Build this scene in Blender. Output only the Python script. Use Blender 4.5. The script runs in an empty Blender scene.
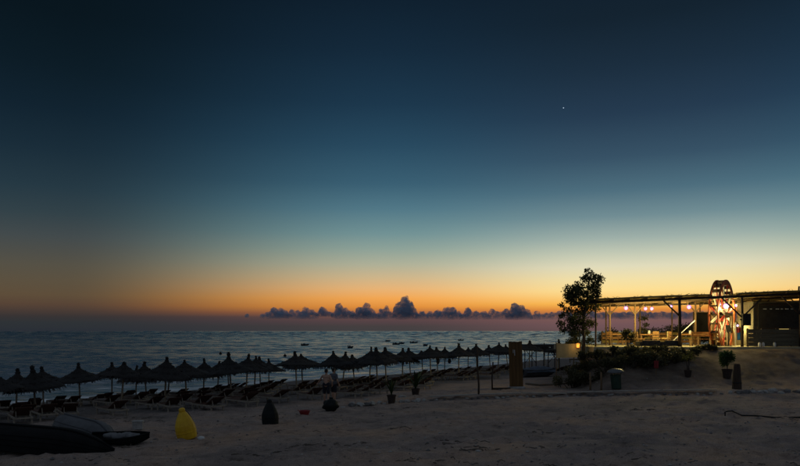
import bpy, bmesh, math, random
import numpy as np
from mathutils import Vector, Matrix, Euler, noise as mnoise

rnd = random.Random(7)
R = math.radians
scene = bpy.context.scene
COL = scene.collection

# ------------------------------------------------------------------ camera
F = 693.0                      # focal length in pixels of the 800 px wide photograph
CZ = 5.4                       # eye height above the sea
cam_d = bpy.data.cameras.new('camera')
cam = bpy.data.objects.new('camera', cam_d); COL.objects.link(cam)
cam.location = (0, 0, CZ); cam.rotation_euler = (R(90), 0, 0)
cam_d.sensor_width = 36; cam_d.lens = 36 * F / 800.0
cam_d.shift_y = 98 / 800.0
cam_d.clip_start = 0.1; cam_d.clip_end = 120000
scene.camera = cam

# ------------------------------------------------------------------ world: dusk sky
SUN_AZ = R(20)                 # the sun has set to the right of the view axis
def s2l(c):
    return tuple(((v/255)/12.92 if v/255 <= .04045 else ((v/255+.055)/1.055)**2.4) for v in c)
world = bpy.data.worlds.new('World'); scene.world = world; world.use_nodes = True
wt = world.node_tree; wt.nodes.clear()
def wn(t, **k):
    n = wt.nodes.new(t)
    for a, b in k.items(): setattr(n, a, b)
    return n
def wm(op, a, b=None, clamp=False):
    n = wn('ShaderNodeMath', operation=op, use_clamp=clamp)
    for i, v in enumerate((a, b)):
        if v is None: continue
        if isinstance(v, (int, float)): n.inputs[i].default_value = v
        else: wt.links.new(v, n.inputs[i])
    return n.outputs[0]
tc = wn('ShaderNodeTexCoord'); sep = wn('ShaderNodeSeparateXYZ')
wt.links.new(tc.outputs['Generated'], sep.inputs[0])
X, Y, Z = sep.outputs
el = wm('MULTIPLY', wm('ARCSINE', Z), 180/math.pi)
fac = wm('SQRT', wm('DIVIDE', wm('MAXIMUM', el, 0.0), 90.0))
hyp = wm('MAXIMUM', wm('SQRT', wm('ADD', wm('MULTIPLY', X, X), wm('MULTIPLY', Y, Y))), 1e-4)
cosd = wm('DIVIDE', wm('ADD', wm('MULTIPLY', X, math.sin(SUN_AZ)), wm('MULTIPLY', Y, math.cos(SUN_AZ))), hyp)
delta = wm('MULTIPLY', wm('ARCCOSINE', wm('MINIMUM', wm('MAXIMUM', cosd, -1.0), 1.0)), 180/math.pi)
# sky colours (display values) by elevation in degrees, in four directions away from the sunset
SKY = {
 'sunset': [(0,(96,76,76)),(.5,(112,83,86)),(1.0,(122,88,86)),(1.35,(166,106,70)),(1.7,(222,138,58)),(2.2,(250,186,84)),(3.2,(253,222,146)),(4.1,(242,224,168)),(5.1,(224,219,187)),(6.2,(192,199,179)),(7.3,(158,175,168)),(9,(112,140,147)),(11,(76,109,125)),(13.5,(53,80,100)),(16.7,(35,57,78)),(20,(25,44,61)),(23.4,(17,33,46)),(30,(12,26,40)),(50,(9,20,33)),(90,(10,22,35))],
 'near':   [(0,(64,64,66)),(.4,(68,63,64)),(.83,(84,66,70)),(1.15,(100,72,70)),(1.5,(165,100,62)),(2.0,(224,142,60)),(2.7,(242,166,82)),(3.5,(231,179,118)),(4.4,(206,181,138)),(5.5,(174,176,152)),(6.7,(142,162,152)),(8,(112,145,148)),(10,(80,119,134)),(12,(56,94,114)),(15,(38,72,94)),(18.1,(26,54,75)),(22,(18,40,58)),(25.3,(13,31,46)),(32,(10,25,39)),(50,(8,20,33)),(90,(10,22,35))],
 'side':   [(0,(40,45,54)),(.66,(45,50,54)),(1.1,(54,51,52)),(1.5,(70,58,53)),(2.0,(86,67,54)),(2.7,(93,77,58)),(3.8,(90,80,64)),(4.9,(84,80,69)),(7,(65,73,75)),(8.7,(48,64,71)),(10.6,(35,55,66)),(13.3,(23,43,56)),(16.1,(14,33,46)),(19,(9,26,36)),(22.6,(6,20,28)),(35,(6,17,26)),(60,(7,17,28)),(90,(10,22,35))],
 'east':   [(0,(34,42,56)),(4,(40,48,62)),(12,(32,43,58)),(30,(18,32,47)),(60,(11,24,38)),(90,(10,22,35))],
}
def ramp(stops):
    n = wn('ShaderNodeValToRGB'); cr = n.color_ramp; cr.interpolation = 'LINEAR'
    cr.elements[0].position = 0; cr.elements[0].color = (*s2l(stops[0][1]), 1)
    cr.elements[1].position = 1; cr.elements[1].color = (*s2l(stops[-1][1]), 1)
    for e, c in stops[1:-1]:
        k = cr.elements.new(math.sqrt(e/90)); k.color = (*s2l(c), 1)
    wt.links.new(fac, n.inputs[0]); return n.outputs[0]
def mixc(f, a, b, lo, hi):
    mr = wn('ShaderNodeMapRange'); wt.links.new(f, mr.inputs[0])
    mr.interpolation_type = 'SMOOTHSTEP'; mr.inputs[1].default_value = lo; mr.inputs[2].default_value = hi
    m = wn('ShaderNodeMix', data_type='RGBA'); wt.links.new(mr.outputs[0], m.inputs[0])
    wt.links.new(a, m.inputs[6]); wt.links.new(b, m.inputs[7]); return m.outputs[2]
c = mixc(delta, ramp(SKY['sunset']), ramp(SKY['near']), 3, 21)
c = mixc(delta, c, ramp(SKY['side']), 20, 46)
c = mixc(delta, c, ramp(SKY['east']), 42, 150)
bg = wn('ShaderNodeBackground'); wt.links.new(c, bg.inputs[0]); bg.inputs[1].default_value = 1.0
sky = wn('ShaderNodeTexSky', sky_type='NISHITA', sun_disc=False)
sky.sun_elevation = R(-4); sky.sun_rotation = SUN_AZ
bg2 = wn('ShaderNodeBackground'); wt.links.new(sky.outputs[0], bg2.inputs[0]); bg2.inputs[1].default_value = 0.03
addw = wn('ShaderNodeAddShader'); wt.links.new(bg.outputs[0], addw.inputs[0]); wt.links.new(bg2.outputs[0], addw.inputs[1])
wo = wn('ShaderNodeOutputWorld'); wt.links.new(addw.outputs[0], wo.inputs[0])

# added fill: one broad, weak overhead lamp lifting the land beyond the sky's light
fill_d = bpy.data.lights.new('dusk_fill', 'SUN'); fill_d.energy = .27; fill_d.angle = R(156); fill_d.color = (.84, 1.0, 1.22)
sun = bpy.data.objects.new('dusk_fill', fill_d); COL.objects.link(sun)
sun.rotation_euler = Vector((-.05, -.22, .97)).to_track_quat('Z', 'Y').to_euler()

vs = scene.view_settings
vs.view_transform = 'Standard'; vs.look = 'None'; vs.exposure = 0; vs.gamma = 1; vs.use_curve_mapping = False
scene.cycles.use_denoising = True
scene.cycles.max_bounces = 8; scene.cycles.volume_bounces = 4; scene.cycles.transparent_max_bounces = 24
scene.cycles.sample_clamp_indirect = 4

# ------------------------------------------------------------------ helpers
def at(px, py, d):
    """point of the place seen at a pixel of the photograph, d metres out"""
    return Vector(((px-400)/F*d, d, CZ-(py-331)/F*d))

class MB:
    def __init__(s): s.v = []; s.f = []; s.m = []; s.mi = 0
    def add(s, vs_, fs):
        o = len(s.v); s.v += [tuple(v) for v in vs_]
        s.f += [tuple(i+o for i in f) for f in fs]; s.m += [s.mi]*len(fs); return s
    def box(s, c, size, rot=None, taper=1.0):
        x, y, z = (k/2 for k in size); t = taper
        p = [(-x,-y,-z),(x,-y,-z),(x,y,-z),(-x,y,-z),(-x*t,-y*t,z),(x*t,-y*t,z),(x*t,y*t,z),(-x*t,y*t,z)]
        M = rot if rot is not None else Matrix.Identity(3)
        return s.add([M @ Vector(q) + Vector(c) for q in p],
                     [(0,3,2,1),(4,5,6,7),(0,1,5,4),(1,2,6,5),(2,3,7,6),(3,0,4,7)])
    def bar(s, a, b, w, h, up=(0,0,1)):
        a = Vector(a); b = Vector(b); d = (b-a); L = d.length; d.normalize()
        u = Vector(up); sd = d.cross(u)
        if sd.length < 1e-4: sd = d.cross(Vector((1,0,0)))
        sd.normalize(); u = sd.cross(d)
        M = Matrix((sd, d, u)).transposed()
        return s.box((a+b)/2, (w, L, h), M)
    def tube(s, pts, rad, n=8, cap=True):
        pts = [Vector(p) for p in pts]
        if not isinstance(rad, (list, tuple)): rad = [rad]*len(pts)
        rings = []; ref = Vector((0,0,1))
        for i, p in enumerate(pts):
            d = (pts[min(i+1, len(pts)-1)] - pts[max(i-1, 0)]).normalized()
            a = d.cross(ref)
            if a.length < .05: a = d.cross(Vector((0,1,0)))
            a.normalize(); b = d.cross(a)
            rings.append([p + (a*math.cos(2*math.pi*k/n) + b*math.sin(2*math.pi*k/n))*rad[i] for k in range(n)])
        vs_ = [q for r in rings for q in r]; fs = []
        for i in range(len(pts)-1):
            for k in range(n):
                fs.append((i*n+k, i*n+(k+1)%n, (i+1)*n+(k+1)%n, (i+1)*n+k))
        if cap:
            fs.append(tuple(range(n-1, -1, -1))); fs.append(tuple((len(pts)-1)*n+k for k in range(n)))
        return s.add(vs_, fs)
    def lathe(s, prof, n=16, c=(0,0,0), jit=0.0):
        vs_ = []; fs = []; c = Vector(c)
        for (r, z) in prof:
            for k in range(n):
                a = 2*math.pi*k/n; rr = r*(1+rnd.uniform(-jit, jit))
                vs_.append(c + Vector((rr*math.cos(a), rr*math.sin(a), z)))
        for i in range(len(prof)-1):
            for k in range(n):
                fs.append((i*n+k, i*n+(k+1)%n, (i+1)*n+(k+1)%n, (i+1)*n+k))
        fs.append(tuple(range(n-1, -1, -1))); fs.append(tuple((len(prof)-1)*n+k for k in range(n)))
        return s.add(vs_, fs)
    def ico(s, c, r, sub=2, scale=(1,1,1), jit=0.0, seed=0):
        bm = bmesh.new(); bmesh.ops.create_icosphere(bm, subdivisions=sub, radius=1)
        vs_ = []
        for v in bm.verts:
            k = 1 + (jit*mnoise.noise(v.co*1.7+Vector((seed*3.1, seed, 0))) if jit else 0)
            vs_.append(Vector(c) + Vector((v.co.x*scale[0], v.co.y*scale[1], v.co.z*scale[2]))*r*k)
        fs = [tuple(v.index for v in f.verts) for f in bm.faces]; bm.free()
        return s.add(vs_, fs)
    def mesh(s, name, mats, smooth=False):
        me = bpy.data.meshes.new(name); me.from_pydata(s.v, [], s.f)
        for m in (mats if isinstance(mats, (list, tuple)) else [mats]): me.materials.append(m)
        me.polygons.foreach_set('material_index', s.m)
        if smooth: me.polygons.foreach_set('use_smooth', [True]*len(me.polygons))
        me.update(); return me
    def build(s, name, mats, parent=None, loc=None, smooth=False):
        return link(name, s.mesh(name, mats, smooth), parent, loc)

def link(name, data, parent=None, loc=None):
    o = bpy.data.objects.new(name, data); COL.objects.link(o)
    if parent is not None: o.parent = parent
    if loc is not None: o.location = loc
    return o
def tag(o, label=None, cat=None, group=None, kind=None):
    if label: o['label'] = label
    if cat: o['category'] = cat
    if group: o['group'] = group
    if kind: o['kind'] = kind
    return o
def thing(name, label, cat, loc=(0,0,0), rz=0, group=None):
    o = bpy.data.objects.new(name, None); COL.objects.link(o); o.empty_display_size = .2
    o.location = loc; o.rotation_euler = (0, 0, rz); return tag(o, label, cat, group)
def copy_tree(o, parent=None):
    k = o.copy(); COL.objects.link(k); k.parent = parent
    for ch in list(o.children): copy_tree(ch, k)
    return k
def bevel(o, w=.012, seg=2):
    m = o.modifiers.new('bevel', 'BEVEL'); m.width = w; m.segments = seg; m.limit_method = 'ANGLE'; return o

# ------------------------------------------------------------------ materials
def mat(name, col, rough=.8, var=.25, scale=6, metal=0, bump=0, bscale=30, emit=None, estr=0, col2=None, spec=.3, stretch=(1,1,1), coat=0):
    m = bpy.data.materials.new(name); m.use_nodes = True; t = m.node_tree; p = t.nodes['Principled BSDF']
    p.inputs['Roughness'].default_value = rough; p.inputs['Metallic'].default_value = metal
    p.inputs['Specular IOR Level'].default_value = spec
    p.inputs['Coat Weight'].default_value = coat
    tcn = t.nodes.new('ShaderNodeTexCoord'); mp = t.nodes.new('ShaderNodeMapping'); mp.inputs['Scale'].default_value = stretch
    t.links.new(tcn.outputs['Object'], mp.inputs[0])
    nz = t.nodes.new('ShaderNodeTexNoise'); nz.inputs['Scale'].default_value = scale; nz.inputs['Detail'].default_value = 6
    nz.inputs['Roughness'].default_value = .65
    t.links.new(mp.outputs[0], nz.inputs['Vector'])
    cr = t.nodes.new('ShaderNodeValToRGB')
    a = col2 if col2 else tuple(c*(1-var) for c in col); b = col if col2 else tuple(min(1, c*(1+var)) for c in col)
    cr.color_ramp.elements[0].color = (*a, 1); cr.color_ramp.elements[1].color = (*b, 1)
    cr.color_ramp.elements[0].position = .32; cr.color_ramp.elements[1].position = .68
    t.links.new(nz.outputs[0], cr.inputs[0]); t.links.new(cr.outputs[0], p.inputs['Base Color'])
    if bump:
        n2 = t.nodes.new('ShaderNodeTexNoise'); n2.inputs['Scale'].default_value = bscale; n2.inputs['Detail'].default_value = 5
        t.links.new(mp.outputs[0], n2.inputs['Vector'])
        bp = t.nodes.new('ShaderNodeBump'); bp.inputs['Strength'].default_value = bump; bp.inputs['Distance'].default_value = .02
        t.links.new(n2.outputs[0], bp.inputs['Height']); t.links.new(bp.outputs[0], p.inputs['Normal'])
    if emit:
        p.inputs['Emission Color'].default_value = (*emit, 1); p.inputs['Emission Strength'].default_value = estr
    return m
M = {}
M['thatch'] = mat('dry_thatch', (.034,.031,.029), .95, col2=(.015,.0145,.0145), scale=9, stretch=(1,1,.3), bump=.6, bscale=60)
M['pole'] = mat('umbrella_pole_wood', (.34,.27,.19), .8, scale=5, stretch=(4,4,.6), bump=.3)
M['lounger'] = mat('stained_lounger_wood', (.085,.036,.022), .7, col2=(.05,.022,.014), scale=4, stretch=(1,6,1), bump=.3)
M['lounger_pale'] = mat('weathered_lounger_wood', (.30,.255,.20), .75, scale=4, stretch=(1,6,1), bump=.3)
M['canvas'] = mat('lounger_sling_fabric', (.16,.13,.11), .9, scale=8, bump=.2, bscale=200)
M['wood'] = mat('rough_timber', (.24,.15,.08), .8, col2=(.12,.075,.04), scale=3, stretch=(5,5,.5), bump=.5, bscale=14)
M['wood_dark'] = mat('dark_log', (.075,.05,.034), .85, col2=(.04,.027,.02), scale=3, stretch=(5,5,.6), bump=.6, bscale=12)
M['plank'] = mat('oiled_plank', (.40,.20,.07), .7, col2=(.24,.115,.04), scale=2.2, stretch=(6,6,.4), bump=.4, bscale=20)
M['reed'] = mat('reed_mat', (.42,.31,.10), .9, col2=(.20,.14,.045), scale=5, stretch=(5,.5,5), bump=.6, bscale=40)
M['stone'] = mat('pale_stone', (.50,.48,.45), .9, col2=(.27,.26,.24), scale=4, bump=.7, bscale=14)
M['stone_dark'] = mat('dark_stone', (.17,.16,.155), .9, scale=4, bump=.7, bscale=14)
M['yellow'] = mat('yellow_plastic', (.80,.50,.015), .5, col2=(.62,.33,.012), scale=3, spec=.4, bump=.15, bscale=8)
M['black_plastic'] = mat('black_plastic', (.012,.015,.015), .6, spec=.15, scale=4, bump=.2, bscale=10)
M['green_plastic'] = mat('dark_green_plastic', (.02,.045,.03), .45, scale=4)
M['steel'] = mat('galvanised_lid', (.12,.125,.13), .35, metal=.5, scale=10)
M['red_plastic'] = mat('red_plastic', (.24,.022,.026), .5, scale=5)
M['white_plastic'] = mat('white_plastic', (.62,.62,.6), .5, var=.1, scale=5)
M['hull_black'] = mat('tarred_hull', (.012,.012,.0125), .85, spec=.08, scale=3, bump=.3, bscale=9)
M['hull_grey'] = mat('grey_hull_paint', (.10,.102,.108), .7, scale=3, bump=.3, bscale=9)
M['cover'] = mat('pale_cover_cloth', (.17,.17,.175), .9, scale=5, bump=.4, bscale=8)
M['bluetarp'] = mat('blue_grey_tarp', (.08,.10,.13), .6, scale=4, bump=.6, bscale=5)
M['skin'] = mat('skin', (.44,.27,.19), .55, var=.08, scale=5)
M['hair'] = mat('dark_hair', (.02,.015,.012), .6, scale=20)
M['shorts'] = mat('dark_shorts', (.02,.022,.03), .85, scale=12, bump=.3)
M['shirt'] = mat('grey_shirt', (.11,.115,.13), .9, scale=12, bump=.4, bscale=14)
M['pot'] = mat('dark_clay_pot', (.045,.03,.025), .8, scale=6, bump=.3)
M['soil'] = mat('potting_soil', (.04,.03,.022), .95, scale=20)
def leafmat(name, a, b, trans=.35):
    m = mat(name, a, .6, col2=b, scale=2.5, spec=.25)
    t = m.node_tree; p = t.nodes['Principled BSDF']; tr = t.nodes.new('ShaderNodeBsdfTranslucent')
    cr = [n for n in t.nodes if n.type == 'VALTORGB'][0]; t.links.new(cr.outputs[0], tr.inputs[0])
    mx = t.nodes.new('ShaderNodeMixShader'); mx.inputs[0].default_value = trans
    t.links.new(p.outputs[0], mx.inputs[1]); t.links.new(tr.outputs[0], mx.inputs[2])
    t.links.new(mx.outputs[0], t.nodes['Material Output'].inputs[0]); return m
M['leaf'] = leafmat('olive_leaf', (.12,.12,.045), (.05,.06,.022))
M['leaf_dark'] = leafmat('dark_shrub_leaf', (.11,.10,.05), (.05,.05,.025))
M['leaf_green'] = leafmat('glossy_green_leaf', (.05,.10,.03), (.03,.065,.02))
M['leaf_yellow'] = leafmat('yellowing_leaf', (.16,.15,.04), (.08,.09,.025))
M['bark'] = mat('bark', (.10,.075,.055), .95, col2=(.05,.04,.03), scale=6, stretch=(3,3,.6), bump=.8, bscale=14)
M['rim'] = mat('orange_red_paint', (.40,.085,.02), .6, col2=(.16,.035,.014), scale=4, bump=.3)
M['spoke_white'] = mat('white_paint', (.62,.58,.50), .6, var=.08, scale=6)
M['spoke_red'] = mat('red_paint', (.34,.03,.02), .6, scale=6)
M['panel_dark'] = mat('dark_board', (.042,.039,.036), .95, scale=3, bump=.2, spec=.05)
M['screen_black'] = mat('black_screen', (.005,.005,.0055), .95, scale=3, spec=.03)
M['column_plank'] = mat('weathered_column_plank', (.17,.09,.03), .8, col2=(.095,.05,.018), scale=2.2, stretch=(6,6,.4), bump=.4, bscale=20)
M['plank_pale'] = mat('silvered_plank', (.42,.385,.345), .85, col2=(.25,.23,.20), scale=3, bump=.4)
M['wrack'] = mat('dry_seaweed', (.12,.10,.08), .95, scale=8)
M['booth'] = mat('booth_boards', (.15,.13,.085), .85, col2=(.085,.072,.048), scale=3, stretch=(.5,4,4), bump=.4)
M['floor'] = mat('terrace_screed', (.46,.40,.26), .85, col2=(.34,.29,.18), scale=2, bump=.3)
M['cream'] = mat('cream_canvas', (.50,.40,.20), .9, var=.1, scale=5, bump=.3, bscale=12)
M['dark_cloth'] = mat('dark_slate_cloth', (.035,.035,.04), .95, scale=6, bump=.4)
M['green_cloth'] = mat('green_cloth', (.03,.30,.09), .8, scale=6)
M['blue_cloth'] = mat('blue_cloth', (.03,.16,.45), .8, scale=6)
M['red_cloth'] = mat('red_cloth', (.30,.03,.04), .8, scale=6)
M['rope'] = mat('hemp_rope', (.14,.11,.08), .95, scale=12, bump=.5)
M['cable'] = mat('black_cable', (.012,.012,.012), .6)
def halo_mat():
    m = bpy.data.materials.new('lilac_halo_shell'); m.use_nodes = True; t = m.node_tree; t.nodes.remove(t.nodes['Principled BSDF'])
    tr = t.nodes.new('ShaderNodeBsdfTransparent'); tr.inputs[0].default_value = (.93,.9,.96,1)
    em = t.nodes.new('ShaderNodeEmission'); em.inputs[0].default_value = (.55,.24,1.0,1); em.inputs[1].default_value = .48
    ad = t.nodes.new('ShaderNodeAddShader'); t.links.new(tr.outputs[0], ad.inputs[0]); t.links.new(em.outputs[0], ad.inputs[1])
    t.links.new(ad.outputs[0], t.nodes['Material Output'].inputs[0]); return m
M['halo'] = halo_mat()  # lilac lens halo built as a faintly glowing shell round the bulb
M['bulb'] = mat('lit_bulb', (.9,.85,.9), .3, var=0, emit=(.95,.88,1.0), estr=3.0)
M['lantern_glow'] = mat('lantern_glow', (.8,.4,.1), .4, var=0, emit=(1.0,.38,.04), estr=.9)
M['lit_sign'] = mat('lit_strip', (.8,.7,.3), .4, var=0, emit=(1.0,.72,.20), estr=.55)
M['boat_dark'] = mat('dark_boat_paint', (.03,.032,.038), .6, scale=3)

# ------------------------------------------------------------------ terrain
SH = [(-400,-320),(-140,-45),(-60,25),(-29.2,50.6),(-24.2,55.9),(-20.9,60.4),(-15.7,68),(-11,76),(-6.9,80),(0,87.5),(4.2,95),(10.5,104),(18.6,117),(33,140),(70,180),(200,260),(900,560)]
SA = np.array(SH, float)
def shore(x, y):
    """signed distance inland from the waterline"""
    x = np.asarray(x, float); y = np.asarray(y, float)
    best = np.full(x.shape, 1e9); sg = np.ones(x.shape)
    for i in range(len(SA)-1):
        a = SA[i]; b = SA[i+1]; d = b-a; L2 = d@d
        t = np.clip(((x-a[0])*d[0]+(y-a[1])*d[1])/L2, 0, 1)
        dx = x-(a[0]+t*d[0]); dy = y-(a[1]+t*d[1]); q = np.hypot(dx, dy)
        cr = d[0]*dy-d[1]*dx
        m = q < best; best = np.where(m, q, best); sg = np.where(m, np.where(cr < 0, 1, -1), sg)
    return best*sg
def sstep(a, b, v):
    t = np.clip((np.asarray(v, float)-a)/(b-a), 0, 1); return t*t*(3-2*t)
EDGE_PX = [(352,407),(400,402.5),(480,399),(560,396.7),(640,395.3),(720,394.5),(800,393.2),(860,392.4)]
TZ = 4.30
def base_z(x, y):
    s = shore(x, y)
    z = np.interp(s, [-60,-8,0,24,45,400], [-3,-.55,0,1.56,2.28,2.5])
    tm = sstep(9.9, 12.4, x-np.clip(y-43, 0, 30)*.27) * sstep(35.5, 42.6, y) * (1-sstep(60, 68, y))
    return z + (TZ-z)*tm
def ground(x, y): return float(base_z(x, y))
def hit(px, py):
    """where the ray through a pixel meets the ground"""
    lo = 8.0
    f = lambda d: CZ-(py-331)/F*d-ground((px-400)/F*d, d)
    d = lo
    while d < 200:
        if f(d) < 0: break
        lo = d; d += .5
    hi = d
    for _ in range(25):
        mid = (lo+hi)/2
        if f(mid) > 0: lo = mid
        else: hi = mid
    return Vector(((px-400)/F*lo, lo, ground((px-400)/F*lo, lo)))
def onground(px, d):
    x = (px-400)/F*d; return Vector((x, d, ground(x, d)))

EDGE = np.array([hit(a, b)[:2] for a, b in EDGE_PX])
def fbm(x, y, seed, sc, octv=4):
    r = np.random.RandomState(seed); out = np.zeros(np.shape(x)); a = 1.0; k = 2*math.pi/sc
    for o in range(octv):
        for j in range(4):
            th = r.uniform(0, 2*math.pi); ph = r.uniform(0, 6.28); kk = k*r.uniform(.7, 1.4)
            out += a*np.sin(kk*(x*math.cos(th)+y*math.sin(th))+ph)/4
        a *= .5; k *= 2.1
    return out
def axis(parts):
    out = []
    for a, b, st in parts: out += list(np.arange(a, b, st))
    return np.array(out + [parts[-1][1]])
gx = axis([(-420,-120,30),(-120,-40,5),(-40,-27,1),(-27,36,.2),(36,60,1.5),(60,160,10),(160,900,60)])
gy = axis([(-320,-20,30),(-20,12,3),(12,48,.2),(48,130,.9),(130,280,10),(280,600,40)])
XX, YY = np.meshgrid(gx, gy)
ZZ = base_z(XX, YY)
sh = shore(XX, YY)
land = sstep(0, 10, sh)
ZZ += land*(.035*fbm(XX, YY, 3, 7.0, 3) + .018*fbm(XX, YY, 4, 1.3, 3))*(1-sstep(41.5,43,YY)*sstep(8,11,XX)*.9)
# churned sand: tyre ruts along the foreground and scattered footprints
for off, dep in ((17.6,.05),(19.3,.05),(24.5,.035),(26.1,.035)):
    yc = off + XX*.05 + .4*np.sin(XX*.15+off)
    ZZ -= dep*np.exp(-((YY-yc)/.22)**2)*land*(XX > -8)
    ZZ += dep*.5*np.exp(-((np.abs(YY-yc)-.45)/.18)**2)*land*(XX > -8)
rs = np.random.RandomState(5)
for _ in range(1500):
    fy = rs.uniform(13, 44); fx = rs.uniform(-.62, .66)*fy; dep = rs.uniform(.04, .10); r = rs.uniform(.16, .32)
    i0, i1 = np.searchsorted(gx, (fx-1, fx+1)); j0, j1 = np.searchsorted(gy, (fy-1, fy+1))
    q = ((XX[j0:j1,i0:i1]-fx)**2+(YY[j0:j1,i0:i1]-fy)**2)/(r*r)
    ZZ[j0:j1,i0:i1] += dep*(-np.exp(-q)+.45*np.exp(-(np.sqrt(q)-1.6)**2*3))
# low step behind the stone edging
ye = np.interp(XX, EDGE[:,0], EDGE[:,1])
step = sstep(-.05, .25, YY-ye)*(1-sstep(3, 7, YY-ye))*sstep(EDGE[0,0], EDGE[0,0]+2, XX)*(XX < 60)
ZZ += .17*step
def gz(x, y):
    """height of the finished sand surface"""
    i = int(np.clip(np.searchsorted(gx, x)-1, 0, len(gx)-2)); j = int(np.clip(np.searchsorted(gy, y)-1, 0, len(gy)-2))
    u = (x-gx[i])/(gx[i+1]-gx[i]); v = (y-gy[j])/(gy[j+1]-gy[j])
    return float((ZZ[j,i]*(1-u)+ZZ[j,i+1]*u)*(1-v)+(ZZ[j+1,i]*(1-u)+ZZ[j+1,i+1]*u)*v)
def grid_mesh(name, A, B, C, material):
    nj, ni = A.shape; idx = np.arange(nj*ni).reshape(nj, ni)
    q = np.stack([idx[:-1,:-1], idx[:-1,1:], idx[1:,1:], idx[1:,:-1]], -1).reshape(-1, 4)
    me = bpy.data.meshes.new(name)
    me.vertices.add(nj*ni); me.vertices.foreach_set('co', np.stack([A, B, C], -1).astype(np.float32).ravel())
    me.loops.add(q.size); me.loops.foreach_set('vertex_index', q.ravel().astype(np.int32))
    me.polygons.add(len(q)); me.polygons.foreach_set('loop_start', np.arange(0, q.size, 4, dtype=np.int32))
    me.polygons.foreach_set('use_smooth', np.ones(len(q), bool))
    me.update(calc_edges=True); me.materials.append(material); return me

def sand_mat():
    m = bpy.data.materials.new('beach_sand'); m.use_nodes = True; t = m.node_tree; p = t.nodes['Principled BSDF']
    p.inputs['Roughness'].default_value = .95; p.inputs['Specular IOR Level'].default_value = .15
    tcn = t.nodes.new('ShaderNodeTexCoord')
    def nz(sc, det=5, rough=.6):
        n = t.nodes.new('ShaderNodeTexNoise'); n.inputs['Scale'].default_value = sc; n.inputs['Detail'].default_value = det
        n.inputs['Roughness'].default_value = rough; t.links.new(tcn.outputs['Object'], n.inputs['Vector']); return n.outputs[0]
    def rampn(f, stops):
        n = t.nodes.new('ShaderNodeValToRGB'); cr = n.color_ramp
        cr.elements[0].position, cr.elements[0].color = stops[0][0], (*stops[0][1], 1)
        cr.elements[1].position, cr.elements[1].color = stops[-1][0], (*stops[-1][1], 1)
        for q, cc in stops[1:-1]: cr.elements.new(q).color = (*cc, 1)
        t.links.new(f, n.inputs[0]); return n.outputs[0]
    def mix(f, a, b, mode='MIX'):
        n = t.nodes.new('ShaderNodeMix'); n.data_type = 'RGBA'; n.blend_type = mode
        if isinstance(f, float): n.inputs[0].default_value = f
        else: t.links.new(f, n.inputs[0])
        t.links.new(a, n.inputs[6]); t.links.new(b, n.inputs[7]); return n.outputs[2]
    a = rampn(nz(.28, 6), [(.32, (.265,.212,.188)), (.48, (.43,.335,.285)), (.66, (.55,.375,.27))])
    b = rampn(nz(2.3, 7, .7), [(.28, (.42,.41,.40)), (.45, (.86,.86,.86)), (.6, (1,1,1)), (.75, (1.22,1.2,1.18))])
    c_ = rampn(nz(26, 4, .8), [(.3, (.6,.6,.6)), (.55, (1,1,1)), (.75, (1.35,1.35,1.35))])
    k = mix(1.0, mix(1.0, a, b, 'MULTIPLY'), c_, 'MULTIPLY')
    ea = t.nodes.new('ShaderNodeAttribute'); ea.attribute_name = 'earth'
    soil = rampn(nz(1.1, 7, .7), [(.3, (.085,.062,.05)), (.55, (.185,.14,.105)), (.75, (.25,.205,.165))])
    k = mix(ea.outputs['Fac'], k, soil)
    sg = t.nodes.new('ShaderNodeAttribute'); sg.attribute_name = 'dark_belt'
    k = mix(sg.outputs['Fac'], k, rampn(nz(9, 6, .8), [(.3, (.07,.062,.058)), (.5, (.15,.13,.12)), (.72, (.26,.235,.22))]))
    t.links.new(k, p.inputs['Base Color'])
    h = t.nodes.new('ShaderNodeMath'); h.operation = 'ADD'
    t.links.new(nz(5, 8, .75), h.inputs[0]); t.links.new(nz(40, 3), h.inputs[1])
    bp = t.nodes.new('ShaderNodeBump'); bp.inputs['Strength'].default_value = .7; bp.inputs['Distance'].default_value = .06
    t.links.new(h.outputs[0], bp.inputs['Height']); t.links.new(bp.outputs[0], p.inputs['Normal'])
    return m
M['sand'] = sand_mat()
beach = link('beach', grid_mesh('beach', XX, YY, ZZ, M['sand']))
earth = sstep(34.5, 38.5, YY+.6*fbm(XX, YY, 31, 4, 3))*sstep(7.5, 11.5, XX-np.clip(YY-43, 0, 30)*.27)*(1-sstep(62, 70, YY))
belt_mask = (1-sstep(24.5, 29, sh+2.2*fbm(XX, YY, 41, 6, 4)))*(XX < 30)  # belt along the waterline, darker and more mottled than the sand
a_ = beach.data.attributes.new('dark_belt', 'FLOAT', 'POINT'); a_.data.foreach_set('value', belt_mask.astype(np.float32).ravel())
a_ = beach.data.attributes.new('earth', 'FLOAT', 'POINT'); a_.data.foreach_set('value', earth.astype(np.float32).ravel()); tag(beach, kind='structure')

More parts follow.
